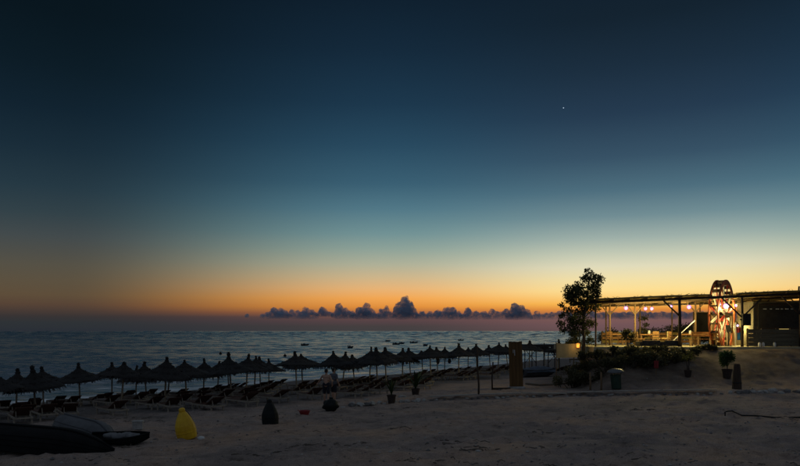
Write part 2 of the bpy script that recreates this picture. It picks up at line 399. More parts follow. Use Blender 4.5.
# ------------------------------------------------------------------ sea
def sea_mat():
    m = bpy.data.materials.new('sea_water'); m.use_nodes = True; t = m.node_tree; p = t.nodes['Principled BSDF']
    p.inputs['IOR'].default_value = 1.8; p.inputs['Roughness'].default_value = .12
    p.inputs['Specular IOR Level'].default_value = .5
    tcn = t.nodes.new('ShaderNodeTexCoord')
    def nz(scale, det, rough, st):
        mp = t.nodes.new('ShaderNodeMapping'); mp.inputs['Rotation'].default_value = (0,0,R(-28)); mp.inputs['Scale'].default_value = st
        t.links.new(tcn.outputs['Object'], mp.inputs[0])
        n = t.nodes.new('ShaderNodeTexNoise'); n.inputs['Scale'].default_value = scale; n.inputs['Detail'].default_value = det
        n.inputs['Roughness'].default_value = rough; t.links.new(mp.outputs[0], n.inputs['Vector']); return n.outputs[0]
    b1 = t.nodes.new('ShaderNodeBump'); b1.inputs['Strength'].default_value = 1; b1.inputs['Distance'].default_value = .16
    t.links.new(nz(.35, 4, .55, (.45,1,1)), b1.inputs['Height'])
    b2 = t.nodes.new('ShaderNodeBump'); b2.inputs['Strength'].default_value = 1; b2.inputs['Distance'].default_value = .05
    t.links.new(nz(1.6, 4, .6, (.6,1,1)), b2.inputs['Height']); t.links.new(b1.outputs[0], b2.inputs['Normal'])
    t.links.new(b2.outputs[0], p.inputs['Normal'])
    at_ = t.nodes.new('ShaderNodeAttribute'); at_.attribute_name = 'shallow'
    cr = t.nodes.new('ShaderNodeValToRGB')
    cr.color_ramp.elements[0].color = (.012,.070,.120,1); cr.color_ramp.elements[1].color = (.03,.105,.115,1)
    t.links.new(at_.outputs['Fac'], cr.inputs[0])
    fo = t.nodes.new('ShaderNodeAttribute'); fo.attribute_name = 'foam_sheen'
    mul = t.nodes.new('ShaderNodeMath'); mul.operation = 'MULTIPLY'; mul.use_clamp = True
    fr = t.nodes.new('ShaderNodeValToRGB'); fr.color_ramp.elements[0].position = .40; fr.color_ramp.elements[1].position = .56
    t.links.new(nz(1.1, 6, .7, (.35,1,1)), fr.inputs[0])
    t.links.new(fr.outputs[0], mul.inputs[0]); t.links.new(fo.outputs['Fac'], mul.inputs[1])
    mx = t.nodes.new('ShaderNodeMix'); mx.data_type = 'RGBA'
    t.links.new(mul.outputs[0], mx.inputs[0]); t.links.new(cr.outputs[0], mx.inputs[6]); mx.inputs[7].default_value = (.75,.78,.8,1)
    t.links.new(mx.outputs[2], p.inputs['Base Color'])
    rr = t.nodes.new('ShaderNodeMapRange'); t.links.new(mul.outputs[0], rr.inputs[0]); rr.inputs[3].default_value = .21; rr.inputs[4].default_value = .8
    t.links.new(rr.outputs[0], p.inputs['Roughness'])
    return m
M['sea'] = sea_mat()
SLOPE = .037
ang = np.radians(axis([(-88,-42,4),(-42,42,.165),(42,88,4)]))
dist = np.concatenate([np.geomspace(36, 8000, 1480), np.geomspace(8800, 90000, 10)])
AA, DD = np.meshgrid(ang, dist)
SX = DD*np.sin(AA); SY = DD*np.cos(AA)
ss = -shore(SX, SY)
rs = np.random.RandomState(11); SZ = np.zeros_like(SX); wl = sstep(0, 12, ss)
gust = np.clip(1+.55*fbm(SX*.35, SY, 77, 55, 3), .25, 1.8)
far = 1+.30*sstep(300, 900, DD)-.50*sstep(2000, 4500, DD)
lam = 1.4
while lam < 250:
    lo_ = .0165*DD; hi_ = np.maximum(6.0, lo_*1.9)
    wgt = sstep(.85, 1.3, lam/lo_)*(1-sstep(.7, 1.3, lam/hi_))*(DD < 8100)
    if wgt.max() > 0:
        for k in range(3):
            th = R(-68)+rs.normal(0, .42); l2 = lam*rs.uniform(.9, 1.1)
            ph = 2*math.pi/l2*(SX*math.cos(th)+SY*math.sin(th))+rs.uniform(0, 6.28)
            SZ += SLOPE*l2/(2*math.pi)*wgt*gust*far*(np.sin(ph)+.3*np.sin(2*ph+.8))*(.45+.55*wl)
    lam *= 1.17
# low swell lines coming in parallel to the waterline
wob = fbm(SX, SY, 21, 40, 3)
for s0, a0 in ((2.5,.12),(9,.16),(17,.16),(27,.12)):
    q = (ss-s0-1.6*wob)
    SZ += a0*np.exp(-(q/1.3)**2)*(.6+.4*fbm(SX, SY, int(s0*3), 25, 2))
SZ += .02
foam_sheen = np.exp(-((ss-1.0-.8*wob)/1.1)**2)*1.0 + .6*np.exp(-((ss-8-1.6*wob)/.7)**2) + .3*np.exp(-((ss-16-1.6*wob)/.6)**2)
foam_sheen += .42*np.exp(-np.clip(ss, 0, None)/24)*np.clip(.55+.6*fbm(SX*.3, SY, 91, 9, 3), 0, 1)  # broad pale streaks stand in for the sky's silver sheen inshore
shal = np.clip(1-ss/16, 0, 1)
me = grid_mesh('sea', SX, SY, SZ, M['sea'])
for nm, arr in (('foam_sheen', foam_sheen), ('shallow', shal)):
    a_ = me.attributes.new(nm, 'FLOAT', 'POINT'); a_.data.foreach_set('value', arr.astype(np.float32).ravel())
tag(link('sea', me), kind='structure')

# ------------------------------------------------------------------ clouds on the horizon, 20 km out
def cloud_mat(name, dens, col):
    m = bpy.data.materials.new(name); m.use_nodes = True; t = m.node_tree
    t.nodes.remove(t.nodes['Principled BSDF'])
    v = t.nodes.new('ShaderNodeVolumePrincipled'); v.inputs['Color'].default_value = (*col, 1); v.inputs['Anisotropy'].default_value = .2
    tcn = t.nodes.new('ShaderNodeTexCoord'); n = t.nodes.new('ShaderNodeTexNoise'); n.inputs['Scale'].default_value = 1/95.0
    n.inputs['Detail'].default_value = 4; n.inputs['Roughness'].default_value = .6; t.links.new(tcn.outputs['Object'], n.inputs['Vector'])
    mr = t.nodes.new('ShaderNodeMapRange'); mr.inputs[1].default_value = .36; mr.inputs[2].default_value = .60; mr.inputs[3].default_value = dens*.02; mr.inputs[4].default_value = dens
    t.links.new(n.outputs[0], mr.inputs[0])
    sx = t.nodes.new('ShaderNodeSeparateXYZ'); t.links.new(tcn.outputs['Object'], sx.inputs[0])
    fade = t.nodes.new('ShaderNodeMapRange'); fade.interpolation_type = 'SMOOTHSTEP'; fade.inputs[1].default_value = 320; fade.inputs[2].default_value = 520; fade.inputs[3].default_value = .10
    t.links.new(sx.outputs[2], fade.inputs[0])
    mu = t.nodes.new('ShaderNodeMath'); mu.operation = 'MULTIPLY'; t.links.new(mr.outputs[0], mu.inputs[0]); t.links.new(fade.outputs[0], mu.inputs[1])
    t.links.new(mu.outputs[0], v.inputs['Density'])
    t.links.new(v.outputs[0], t.nodes['Material Output'].inputs['Volume']); return m
CD = 20000.0; U = CD/F
M['cloud'] = cloud_mat('cumulus', .020, (.72,.80,.93))
M['wisp'] = cloud_mat('thin_cloud', .040, (.80,.84,.92))
def cloud(label, tops, base=318.6, m='cloud', depth=1.0, vox=22):
    b = MB(); rc = random.Random(hash(label) % 9999 if False else len(label)*37+int(tops[0][0]))
    cx = sum(t_[0] for t_ in tops)/len(tops)
    O = at(cx, 331, CD)
    def puff(x, y, r, sq=1.0, dz=0):
        p = at(x, y, CD)-O; p.y += dz
        b.ico(p, r*U, 2, (1, depth, sq), .28, rc.randrange(99))
    for (x, y, w) in tops:
        yy = y+w*.5; r = w*.5; lim = base-1.0
        while yy < lim:
            puff(x+rc.uniform(-.5, .5), yy, r, .95, rc.uniform(-1, 1)*r*U)
            for q in range(9):
                a = rc.uniform(-.5, math.pi+.5); puff(x+math.cos(a)*r*.88, yy-math.sin(a)*r*.82, r*rc.uniform(.20, .42), 1, rc.uniform(-.6,.6)*r*U)
            yy += r*.75; r = min(r*1.2, w*.85)
    x0 = tops[0][0]-tops[0][2]*.9; x1 = tops[-1][0]+tops[-1][2]*.9; x = x0
    while x < x1 and m == 'cloud':                       # level base of the cloud
        puff(x, base-2.6+rc.uniform(-.8,.8), rc.uniform(2.3,3.8), .85); x += 1.8
    zb = (331-base)*U                                     # flattened at the condensation level
    b.v = [(v[0], v[1], zb+(v[2]-zb)*.12 if v[2] < zb else v[2]) for v in b.v]
    o = b.build('cumulus_cloud', M[m], None, O, True)
    md = o.modifiers.new('union', 'REMESH'); md.mode = 'VOXEL'; md.voxel_size = vox; md.use_smooth_shade = True
    return tag(o, label, 'cloud', 'clouds along the horizon')
cloud('thin dark wisp of cloud, farthest from the sunset glow', [(208,316.5,4),(213,316,5)], 318.4, 'wisp')
cloud('pair of thin dark wisps beside the first solid cumulus', [(233,314.5,4),(239,315,4),(247,313.8,5)], 317.4, 'wisp')
cloud('dark flat-topped cumulus at the open-sea end of the bank', [(268,311.5,6),(274,307,7),(281,307.5,7),(286,310,5)], 318.6)
cloud('dark ragged cumulus with two knobs beside the flat-topped one', [(292,309,5),(298,310,6),(305.5,306.5,6),(312,309,6)], 319)
cloud('small isolated round cumulus in a gap of the bank', [(323,306.5,7),(327,311,5)], 316.5)
cloud('cumulus with a single leaning head and a trailing shoulder', [(339,303,7),(346,307.5,7),(352,311,6)], 318.6)
cloud('cumulus with a rounded double head left of the thin-necked one', [(359,307,8),(366.5,302.5,7),(372,309,6)], 319)
cloud('low cumulus with one tiny detached tuft above it', [(382,308.5,7),(386.5,305,3.4),(390,311,6)], 319)
cloud('tallest towering cumulus of the bank along the horizon', [(397,303.5,5),(401,301,8),(405.5,296,9),(410,301,7),(414,308,6)], 319.5)
cloud('long low cumulus with a blunt hump next to the tower', [(422,311,7),(430,311.5,8),(438,310,8),(447,306.5,8),(453,307,7),(459,311,7)], 319.5)
cloud('low cumulus with a small pointed crest', [(468,307.5,7),(476,311,8),(484,311,7)], 319.5)
cloud('low cumulus with a tiny flat knob', [(492,308.5,6),(498,311,7),(506,308.5,7)], 319.5)
cloud('second highest cumulus, broad domed, with a sloping right shoulder', [(515,303,8),(521,305,8),(527,309,7)], 319.5)
cloud('low cumulus running behind the shore tree', [(537,310.5,6),(545,312.5,7),(553,312,8),(561,310.5,8),(569,312,8)], 319.5)
cloud('flat dark cloud bank seen through the pergola', [(578+k*6.5, 311.6+.7*math.sin(k*2.3), 9) for k in range(42)], 319.5)

cloud('faint dark streak of cloud above the kiosk booth roof', [(757,291.6,2.2),(761,291,2.4),(765,290.6,2.2),(769,290.4,1.6)], 292.6, 'wisp')

# evening star
st = MB().ico((0,0,0), 22, 2).build('evening_star', mat('starlight', (.8,.8,.8), .5, var=0, emit=(.62,.80,1.0), estr=.75), None, at(563.5,108,30000), True)
tag(st, 'single pale evening star high in the dusk sky', 'star')

# ------------------------------------------------------------------ thatched umbrellas
def canopy_mesh(seed, rim, tuft):
    rc = random.Random(seed); b = MB(); n = 40
    rad = 1.32; drop = .78
    rings = []
    prof = [(0.06,0),(.16,-.10),(.36,-.27),(.62,-.43),(.92,-.58),(1.18,-.69),(rad,-drop)]
    wob = [rc.uniform(-.05, .05) for _ in range(n)]
    vs_ = []
    for i, (r, z) in enumerate(prof):
        for k in range(n):
            a = 2*math.pi*k/n
            sag = (.035*math.cos(8*a)+.03*math.sin(3*a+seed)+.02*math.sin(5*a+2*seed))*(i/6)
            rr = r*(1+rc.uniform(-.02, .02)+wob[k]*.35*(i/6)); vs_.append((rr*math.cos(a), rr*math.sin(a), z+sag+rc.uniform(-.012, .012)))
    m0 = len(prof)
    for (r, z) in ((rad-.06,-drop-.05),(.62,-.52),(.1,-.16)):
        for k in range(n):
            a = 2*math.pi*k/n; vs_.append((r*math.cos(a), r*math.sin(a), z))
    fs = []
    for i in range(m0+2):
        for k in range(n): fs.append((i*n+k, (i+1)*n+k, (i+1)*n+(k+1)%n, i*n+(k+1)%n))
    fs.append(tuple(range(n)))
    b.add(vs_, fs)
    # ragged straw at three tiers
    for (r0, z0, cnt, ln) in ((.40,-.27,46,.16),(.82,-.51,80,.17),(rad,-drop+.01,150,rim)):
        for k in range(cnt):
            a = rc.uniform(0, 2*math.pi); w = rc.uniform(.02, .05); l = ln*rc.uniform(.5, 1.35)
            ca, sa = math.cos(a), math.sin(a); r1 = r0+l*.55; z1 = z0-l*.75+rc.uniform(-.02, .02)
            t = Vector((-sa, ca, 0))*w; p0 = Vector((r0*ca, r0*sa, z0+.035)); p1 = Vector((r1*ca, r1*sa, z1))
            b.add([p0-t, p0+t, p1+t*.4, p1-t*.4], [(0,1,2,3)])
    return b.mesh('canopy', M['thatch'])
def tuft_mesh(seed, h):
    rc = random.Random(seed); b = MB()
    b.lathe([(.10,-.06),(.115,.04),(.075,h*.45),(.095,h*.7),(.06,h),(.015,h+.05)], 10, jit=.12)
    for k in range(22):
        a = rc.uniform(0, 6.28); p0 = Vector((.06*math.cos(a), .06*math.sin(a), h*.55)); p1 = Vector((rc.uniform(.07,.15)*math.cos(a), rc.uniform(.07,.15)*math.sin(a), h*rc.uniform(.8, 1.25)))
        t = Vector((-math.sin(a), math.cos(a), 0))*.018
        b.add([p0-t, p0+t, p1+t*.3, p1-t*.3], [(0,1,2,3)])
    return b.mesh('tuft', M['thatch'])
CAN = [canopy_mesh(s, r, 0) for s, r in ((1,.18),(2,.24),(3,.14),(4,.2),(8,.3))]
TUF = [tuft_mesh(5, .22), tuft_mesh(6, .30), tuft_mesh(7, .12)]
b = MB(); b.tube([(0,0,-.3),(.01,0,.9),(-.01,.01,1.8),(0,0,1)], [.055,.05,.045,.045], 8)
POLE = MB().tube([(0,0,-.12),(.006,.004,.34),(-.006,0,.68),(0,0,1)], [.055,.051,.047,.042], 8).mesh('pole', M['pole'], True)
bb = MB()
for k in range(8):
    a = math.pi*2*k/8+.2
    bb.bar((.06*math.cos(a), .06*math.sin(a), -.2), (1.22*math.cos(a), 1.22*math.sin(a), -.79), .035, .035)
RIBS = bb.mesh('ribs', M['pole'])
# (pixel of the pole, pixel height of the top, metres out, finial kind)
UMB = [(-8,371,31.5,0),(36,365,34,1),(16,369,40,0),(43.5,367,43,0),(80.3,363.5,42,0),(112,362,46,0),(121.5,362,39.5,2),(136,366,51,0),
 (146.6,360,45,1),(164.3,356,35.5,0),(167.7,362,47,0),(186.8,358.5,42,0),(203.3,359,49,0),(217.5,360,54,0),(231.8,353,38,1),(228.8,357,56,2),(245.5,354.5,43,0),
 (254,355,48,0),(260.5,356,54,0),(268.8,359,60,0),(297,351.5,44.5,0),(303,353.5,52,2),(336,350,47,0),(342.5,350,50,1),(354.5,354.5,58,2),(369,346.5,52,1),(377.5,346.5,46,0),(386,346.5,50,0),
 (402.5,347.5,56,0),(411,347,60,0),(423,350,68,2),(431,344.8,56,0),(438,346,64,0),(444.5,346,70,0),(458.5,342.5,57,1),(468,347,78,2),(477,343,64,0),(490.5,344.5,76,0),(498,342,66,0),
 (508,344.5,74,2),(529,337,60,0),(545,340,92,2),(558,336.3,62,0),(573,336,62,0)]
UL = {0:'thatched beach umbrella with a short straw tuft on a thin pole', 1:'thatched beach umbrella with a tall double straw tuft', 2:'thatched beach umbrella with a blunt rounded top'}
LAB_X = {0:'thatched umbrella standing behind the upturned black rowing boat', 1:'large thatched umbrella with tall tuft above the black rowing boat', 9:'tall thatched umbrella rising behind the yellow buoy', 14:'tall-tufted thatched umbrella behind the dark cone buoy', 20:'lone wide thatched umbrella beside the two standing people', 6:'blunt-topped thatched umbrella with a broad smooth cone', 40:'thatched umbrella standing just in front of the flat reed shelter', 43:'thatched umbrella half hidden behind the shore tree and canvas screen'}
umbs = []
ORD = 'first second third fourth fifth sixth seventh eighth ninth tenth eleventh twelfth thirteenth fourteenth fifteenth sixteenth seventeenth eighteenth nineteenth twentieth twenty-first twenty-second twenty-third twenty-fourth twenty-fifth twenty-sixth'.split()
rows = {'inland':[], 'middle':[], 'seaward':[]}
for i, (px, py, d, k) in enumerate(UMB):
    sd_ = float(shore((px-400)/F*d, d)); rows['inland' if sd_ > 21 else 'middle' if sd_ > 14 else 'seaward'].append((-(px-400)/F*d-d*.8, i))
ROW = {}
for nm, l in rows.items():
    for q, (_, i) in enumerate(sorted(l)): ROW[i] = (nm, ORD[q])
KN = {0:'short-tufted', 1:'tall-tufted', 2:'blunt-topped'}
for i, (px, py, d, k) in enumerate(UMB):
    x = (px-400)/F*d; z = gz(x, d); top = CZ-(py-331)/F*d
    th = {0:.22,1:.30,2:.10}[k]
    h = min(max(top-th-z, 2.1), 2.75)
    g = 'thatched umbrellas along the beach'
    u = thing('beach_umbrella', LAB_X.get(i, '%s thatched umbrella, %s from the reed shelter in the %s row' % (KN[k], ROW[i][1], ROW[i][0])), 'umbrella', (x, d, z), rnd.uniform(0, 6.28), g)
    u.rotation_euler[0] = rnd.uniform(-.075, .075); u.rotation_euler[1] = rnd.uniform(-.075, .075)
    p = link('pole', POLE, u); p.scale = (1, 1, h-.1)
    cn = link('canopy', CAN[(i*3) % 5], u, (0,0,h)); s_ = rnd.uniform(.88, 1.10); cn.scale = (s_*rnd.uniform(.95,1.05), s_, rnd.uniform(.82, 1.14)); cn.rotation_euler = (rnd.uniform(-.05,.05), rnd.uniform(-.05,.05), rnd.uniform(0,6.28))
    tf = link('straw_tuft', TUF[k], u, (0,0,h-.02)); tf.scale = (rnd.uniform(.8,1.3), rnd.uniform(.8,1.3), rnd.uniform(.65,1.25)); tf.rotation_euler = (rnd.uniform(-.2,.2), rnd.uniform(-.2,.2), 0)
    link('rib_frame', RIBS, cn, (0,0,-.035))
    umbs.append((u, x, d, z, h))

# ------------------------------------------------------------------ sun loungers
def lounger_meshes():
    fr = MB()
    for sx in (-1, 1): fr.box((sx*.31, 0, .30), (.05, 1.95, .07))
    for y_ in (-.95, -.1, .95): fr.box((0, y_, .30), (.57, .05, .06))
    bed = MB()
    for k in range(9): bed.box((0, -.88+k*.125, .345), (.62, .095, .022))
    bk = MB(); ca, sa = math.cos(R(27)), math.sin(R(27))
    Mx = Matrix.Rotation(R(27), 3, 'X')
    for k in range(7):
        t = .06+k*.12; bk.box((0, .24+t*ca, .35+t*sa), (.60, .095, .022), Mx)
    for sx in (-1, 1): bk.bar((sx*.27, .24, .33), (sx*.27, .24+.86*ca, .33+.86*sa), .04, .04)
    prop = MB().bar((0, .24+.6*ca, .33+.6*sa-.03), (0, .86, .31), .025, .025)
    leg = MB().box((0,0,.13), (.06,.07,.30), taper=1.0)
    return (fr.mesh('frame', M['lounger_pale']), bed.mesh('bed_slats', M['lounger']), bk.mesh('backrest', M['lounger']), prop.mesh('backrest_prop', M['lounger_pale']), leg.mesh('leg', M['lounger_pale']))
LM = lounger_meshes()
MAT_ = MB(); MAT_.box((0,-.38,.385), (.56,1.10,.05)); MATM = MAT_.mesh('cushion', M['canvas'])
def lounger(x, y, rz, label, group, cushion=False):
    t = thing('sun_lounger', label, 'sun lounger', (x, y, gz(x, y)-.01), rz, group)
    for nm, mm in zip(('frame','bed_slats','backrest'), LM[:3]): link(nm, mm, t)
    for sx in (-.25, .25): link('backrest_prop', LM[3], t, (sx, 0, 0))
    for sx in (-.31, .31):
        for sy in (-.85, .8): link('leg', LM[4], t, (sx, sy, 0))
    if cushion: link('cushion', MATM, t)
    return t
def seaward(x, y):
    e = .5; gx_ = float(shore(x+e, y)-shore(x-e, y)); gy_ = float(shore(x, y+e)-shore(x, y-e))
    return math.atan2(gy_, gx_)-math.pi/2      # local +y points inland
placed = []
for i, (u, x, y, z, h) in enumerate(umbs):
    if i in (41,): continue
    a = seaward(x, y)+rnd.uniform(-.12, .12)
    for sd in (-1, 1):
        ca, sa = math.cos(a), math.sin(a); off = sd*rnd.uniform(.66, .85); fw = rnd.uniform(-.1, .55)
        lx = x+ca*off-sa*fw; ly = y+sa*off+ca*fw
        if any((lx-q[0])**2+(ly-q[1])**2 < 1.0 for q in placed): continue
        placed.append((lx, ly)); cu = rnd.random() < .3
        lounger(lx, ly, a+rnd.uniform(-.06, .06), '%s lounger under %s %s-row umbrella from the reed shelter, on its %s side' % ('grey-cushioned' if cu else 'bare wooden', ROW[i][1], ROW[i][0], 'near' if sd > 0 else 'far'),
                'cushioned loungers under the umbrellas' if cu else 'bare loungers under the umbrellas', cu)
for i, (u, x, y, z, h) in enumerate(umbs):
    if ROW[i][0] != 'inland' or y > 60: continue
    a = seaward(x, y)+rnd.uniform(-.12, .12)
    for sd in (-1, 1):
        ca, sa = math.cos(a), math.sin(a); off = sd*rnd.uniform(.6, .9); fw = rnd.uniform(2.2, 2.9)
        lx = x+ca*off-sa*fw; ly = y+sa*off+ca*fw
        if any((lx-q[0])**2+(ly-q[1])**2 < .9 for q in placed): continue
        placed.append((lx, ly))
        lounger(lx, ly, a+rnd.uniform(-.1, .1), 'bare wooden lounger behind %s inland-row umbrella from the reed shelter, on its %s side' % (ROW[i][1], 'near' if sd > 0 else 'far'), 'bare loungers behind the umbrellas')
edge_row = []
# inland row drawn up along the sand edge
for px, py in ((20,424),(44,421),(68,418),(92,416.5),(112,415),(131,413.5),(150,412.5),(170,412),(208,410),(224,409),(242,407),(258,405.5),(276,403),(292,401.5),(310,399.5),(346,398),(360,396),(374,394),(388,391),(404,388)):
    p = hit(px, py)
    if any((p.x-q[0])**2+(p.y-q[1])**2 < 1.1 for q in placed): continue
    placed.append((p.x, p.y))
    edge_row.append((px, p))
for q, (px, p) in enumerate(sorted(edge_row, key=lambda e: -e[0])):
    lounger(p.x, p.y, seaward(p.x, p.y)+rnd.uniform(-.2, .2), 'reddish wooden lounger along the inland sand edge, %s from the agave pot' % ORD[q], 'loungers along the sand edge')

# bags hung under umbrellas
for px, py, d, lb in ((353,366,57,'dark bag hanging under the thatched umbrella behind two people'),(438,361,63.4,'small dark bag hanging under a thatched umbrella'),(449.5,361,69.3,'bulky dark bag hanging among the far thatched umbrellas')):
    o = at(px, py, d); zt = 1.0
    t = thing('hanging_bag', lb, 'bag', o, 0, 'bags hung under umbrellas')
    MB().ico((0,0,0), .22, 2, (.8,.55,1.2), .3, int(px)).build('pouch', M['dark_cloth'], t, None, True)
    MB().tube([(0,0,.2),(.02,0,.5),(0,0,.85)], .018, 6).build('strap', M['rope'], t)

# ------------------------------------------------------------------ boats and buoys on the water
def hull(L, W, D, mat_, name, parent, thick=.03, ns=15, nr=7):
    b = MB(); out = []; inn = []
    for i in range(ns):
        t = i/(ns-1); x = (t-.5)*L
        w = W/2*(1-(abs(t-.42)/.58)**2.6 if t > .42 else 1-.28*((.42-t)/.42)**2); w = max(w, .015)
        sheer = D*(1+.35*(t-.35)**2*2); keel = D*.93*max(0, (t-.55)/.45)**2.3
        for tgt, k in ((out, 0), (inn, thick)):
            ring = []
            for j in range(nr*2-1):
                q = (j-(nr-1))/(nr-1); aq = abs(q)
                ring.append(Vector((x, math.copysign(max(w-k, .004)*math.sin(aq*math.pi/2)**.75, q) if q else 0, keel+k*1.2+(sheer-keel-k*1.2)*(1-math.cos(aq*math.pi/2))**1.15)))
            tgt.append(ring)
    m = nr*2-1
    vs_ = [v for r in out for v in r]+[v for r in inn for v in r]; o2 = ns*m; fs = []
    for i in range(ns-1):
        for j in range(m-1):
            fs.append((i*m+j, (i+1)*m+j, (i+1)*m+j+1, i*m+j+1)); fs.append((o2+i*m+j, o2+i*m+j+1, o2+(i+1)*m+j+1, o2+(i+1)*m+j))
        for j in (0, m-1):
            fs.append((i*m+j, o2+i*m+j, o2+(i+1)*m+j, (i+1)*m+j))
    for j in range(m-1): fs.append((j, j+1, o2+j+1, o2+j)); fs.append(((ns-1)*m+j, o2+(ns-1)*m+j, o2+(ns-1)*m+j+1, (ns-1)*m+j+1))
    b.add(vs_, fs); h = b.build(name, mat_, parent, None, True)
    g = MB()
    for e in (0, m-1): g.tube([out[i][e]+Vector((0,0,.01)) for i in range(ns)], .028, 6)
    g.build('gunwale', mat_, parent)
    for j in (1, 2, 3, m-4, m-3, m-2):              # lapped strakes
        MB().tube([out[i][j]+Vector((0, math.copysign(.006, out[i][j].y), -.004)) for i in range(ns)], .013, 5).build('strake', mat_, parent)
    MB().tube([out[i][nr-1]+Vector((0,0,-.02)) for i in range(ns)], .03, 6).build('keel_strip', mat_, parent)
    return h, out
def rowboat(name, label, loc, rot, L, W, D, m, thwart=True):
    t = thing(name, label, 'boat', loc); t.rotation_euler = rot
    hull(L, W, D, M[m], 'hull', t)
    if thwart:
        for fx in (-.28, .02, .25):
            MB().box((fx*L, 0, D*.72), (.22, W*.86*(1-max(0, fx)*1.1), .03)).build('thwart', M['wood_dark'], t)
    return t
for px, py, w, lb in ((305,345.6,3.0,'small dark moored boat alone on the open water'),(396.5,344.6,3.2,'dark moored rowing boat beside an umbrella top'),(402,344.0,2.2,'little dark moored boat close behind the rowing boat'),(414,343.2,3.6,'longest dark moored boat on the water'),(425.5,346.0,1.7,'tiny dark moored boat low behind the umbrella tops'),(461,340.6,3.4,'dark moored boat farthest out toward the plank column'),(350.5,348.2,1.8,'tiny dark moored boat off the two people'),(388,341.6,2.6,'dark moored boat far out under the tallest cloud')):
    d = CZ*F/(py-331); p = at(px, py, d)
    t = rowboat('moored_boat', lb, (p.x, p.y, -.08), (0,0,rnd.uniform(-.3,.3)), w, w*.4, .62, 'boat_dark', False)
    MB().box((-.1*w, 0, .62), (w*.32, w*.28, .62), taper=.7).build('cabin', M['boat_dark'], t)
    MB().box((-.42*w, 0, .8), (.22, .3, .55)).build('outboard_motor', M['boat_dark'], t)
for px, py, lb in ((285,356.6,'round dark mooring buoy nearest the lone wide umbrella'),(220.5,354.3,'round dark mooring buoy off the tall-tufted umbrella'),(327,363,'small dark mooring buoy close inshore')):
    d = CZ*F/(py-331); p = at(px, py, d)
    t = thing('mooring_buoy', lb, 'buoy', (p.x, p.y, 0.1), 0, 'mooring buoys')
    MB().ico((0,0,.1), .34, 2, (1,1,.9)).build('float', M['black_plastic'], t, None, True)
    MB().lathe([(.09,.3),(.07,.45),(.1,.5),(.1,.56)], 10).build('ring_head', M['black_plastic'], t)

# ------------------------------------------------------------------ foreground boats
p = hit(40, 456)
t = rowboat('rowing_boat', 'black wooden rowing boat lying upside down on the sand', (p.x-.35, p.y+.85, gz(p.x, p.y)+.62), (R(184), R(3), R(-9)), 4.4, 1.6, .50, 'hull_black')
p = hit(76, 446)
t = rowboat('upturned_dinghy', 'grey dinghy turned upside down behind the black rowing boat', (p.x, p.y+.9, gz(p.x, p.y)+.66), (R(180), R(5), R(-30)), 2.5, 1.25, .6, 'hull_grey', False)
p = hit(114, 447)
t = rowboat('beached_dinghy', 'low dark dinghy with a pale folded cover inside', (p.x, p.y+.4, gz(p.x, p.y)+.0), (R(7), 0, R(6)), 1.75, .85, .26, 'hull_black', False)
cv = MB()
for k in range(4): cv.ico((-.25+.22*k, .05*(-1)**k, .27), .2, 2, (1.1,.9,.42), .5, k)
o = cv.build('folded_cover', M['cover'], None, t.matrix_basis @ Vector((0,0,0)), True)
o.rotation_euler = t.rotation_euler; tag(o, 'pale grey folded boat cover heaped in the low dinghy', 'boat cover')
p = hit(138, 430)
t = thing('cool_box', 'small pale grey cool box on the sand beside the loungers', 'cool box', (p.x, p.y, gz(p.x, p.y)), .2)
bevel(MB().box((0,0,.13), (.34,.26,.26), taper=1.04).build('box', M['stone'], t), .015)
bevel(MB().box((0,0,.285), (.37,.29,.05)).build('lid', M['stone'], t), .012)

# marker buoys standing on the sand
def cone_buoy(px, py, m, label, tilt, s):
    p = hit(px, py); t = thing('marker_buoy', label, 'buoy', (p.x, p.y, gz(p.x, p.y)-.03), .6); t.rotation_euler = (0, tilt, .6); t.scale = (s,s,s)
    MB().lathe([(.24,0),(.31,.03),(.325,.12),(.33,.34),(.315,.46),(.25,.64),(.155,.82),(.10,.90)], 14).build('float_body', M[m], t)
    MB().lathe([(.098,.895),(.105,.94),(.095,1.0),(.05,1.03)], 8).build('lifting_eye', M[m], t)
    MB().lathe([(.328,.225),(.337,.232),(.337,.248),(.329,.255)], 28).build('seam_band', M[m], t)
    MB().tube([(.09,0,.93),(.17,.03,.86),(.24,.05,.70),(.31,.07,.50),(.345,.09,.30),(.36,.12,.10),(.42,.2,.035)], .013, 6).build('tether', M['rope'], t, None, True)
    return t
cone_buoy(187.5, 438.5, 'yellow', 'bright yellow cone-shaped marker buoy standing on the sand', R(-11), .98)
cone_buoy(270.5, 424.5, 'black_plastic', 'black cone-shaped marker buoy standing on the sand', R(-3), .94)
for dx, lb in ((179,'white pebble left of the yellow buoy foot'),(201,'larger white stone right of the yellow buoy foot')):
    p = hit(dx, 439); tag(MB().ico((0,0,.03), .1 if dx > 190 else .07, 2, (1.2,1,.7), .4, dx).build('white_stone', M['white_plastic'], None, (p.x, p.y, gz(p.x, p.y)), True), lb, 'stone')
p = hit(330.5, 411.5)
t = thing('sack', 'bulging black sack on the sand in front of two people', 'sack', (p.x, p.y, gz(p.x, p.y)-.02))
MB().ico((0,0,.26), .36, 3, (1,.9,.78), .35, 4).build('bulk', M['black_plastic'], t, None, True)
MB().lathe([(.10,.45),(.05,.53),(.09,.60),(.06,.62)], 9, (.03,0,0), .2).build('tied_neck', M['black_plastic'], t)
p = hit(304.5, 415)
t = thing('washing_tub', 'flat red plastic tub lying on the sand', 'tub', (p.x, p.y, gz(p.x, p.y)))
MB().lathe([(.17,0),(.235,.16),(.25,.165),(.25,.18),(.225,.18),(.165,.02)], 20).build('basin', M['red_plastic'], t, None, False)
MB().tube([(-.24,0,.17),(-.29,0,.19),(-.29,.08,.19),(-.24,.08,.17)], .012, 6).build('handle', M['red_plastic'], t)

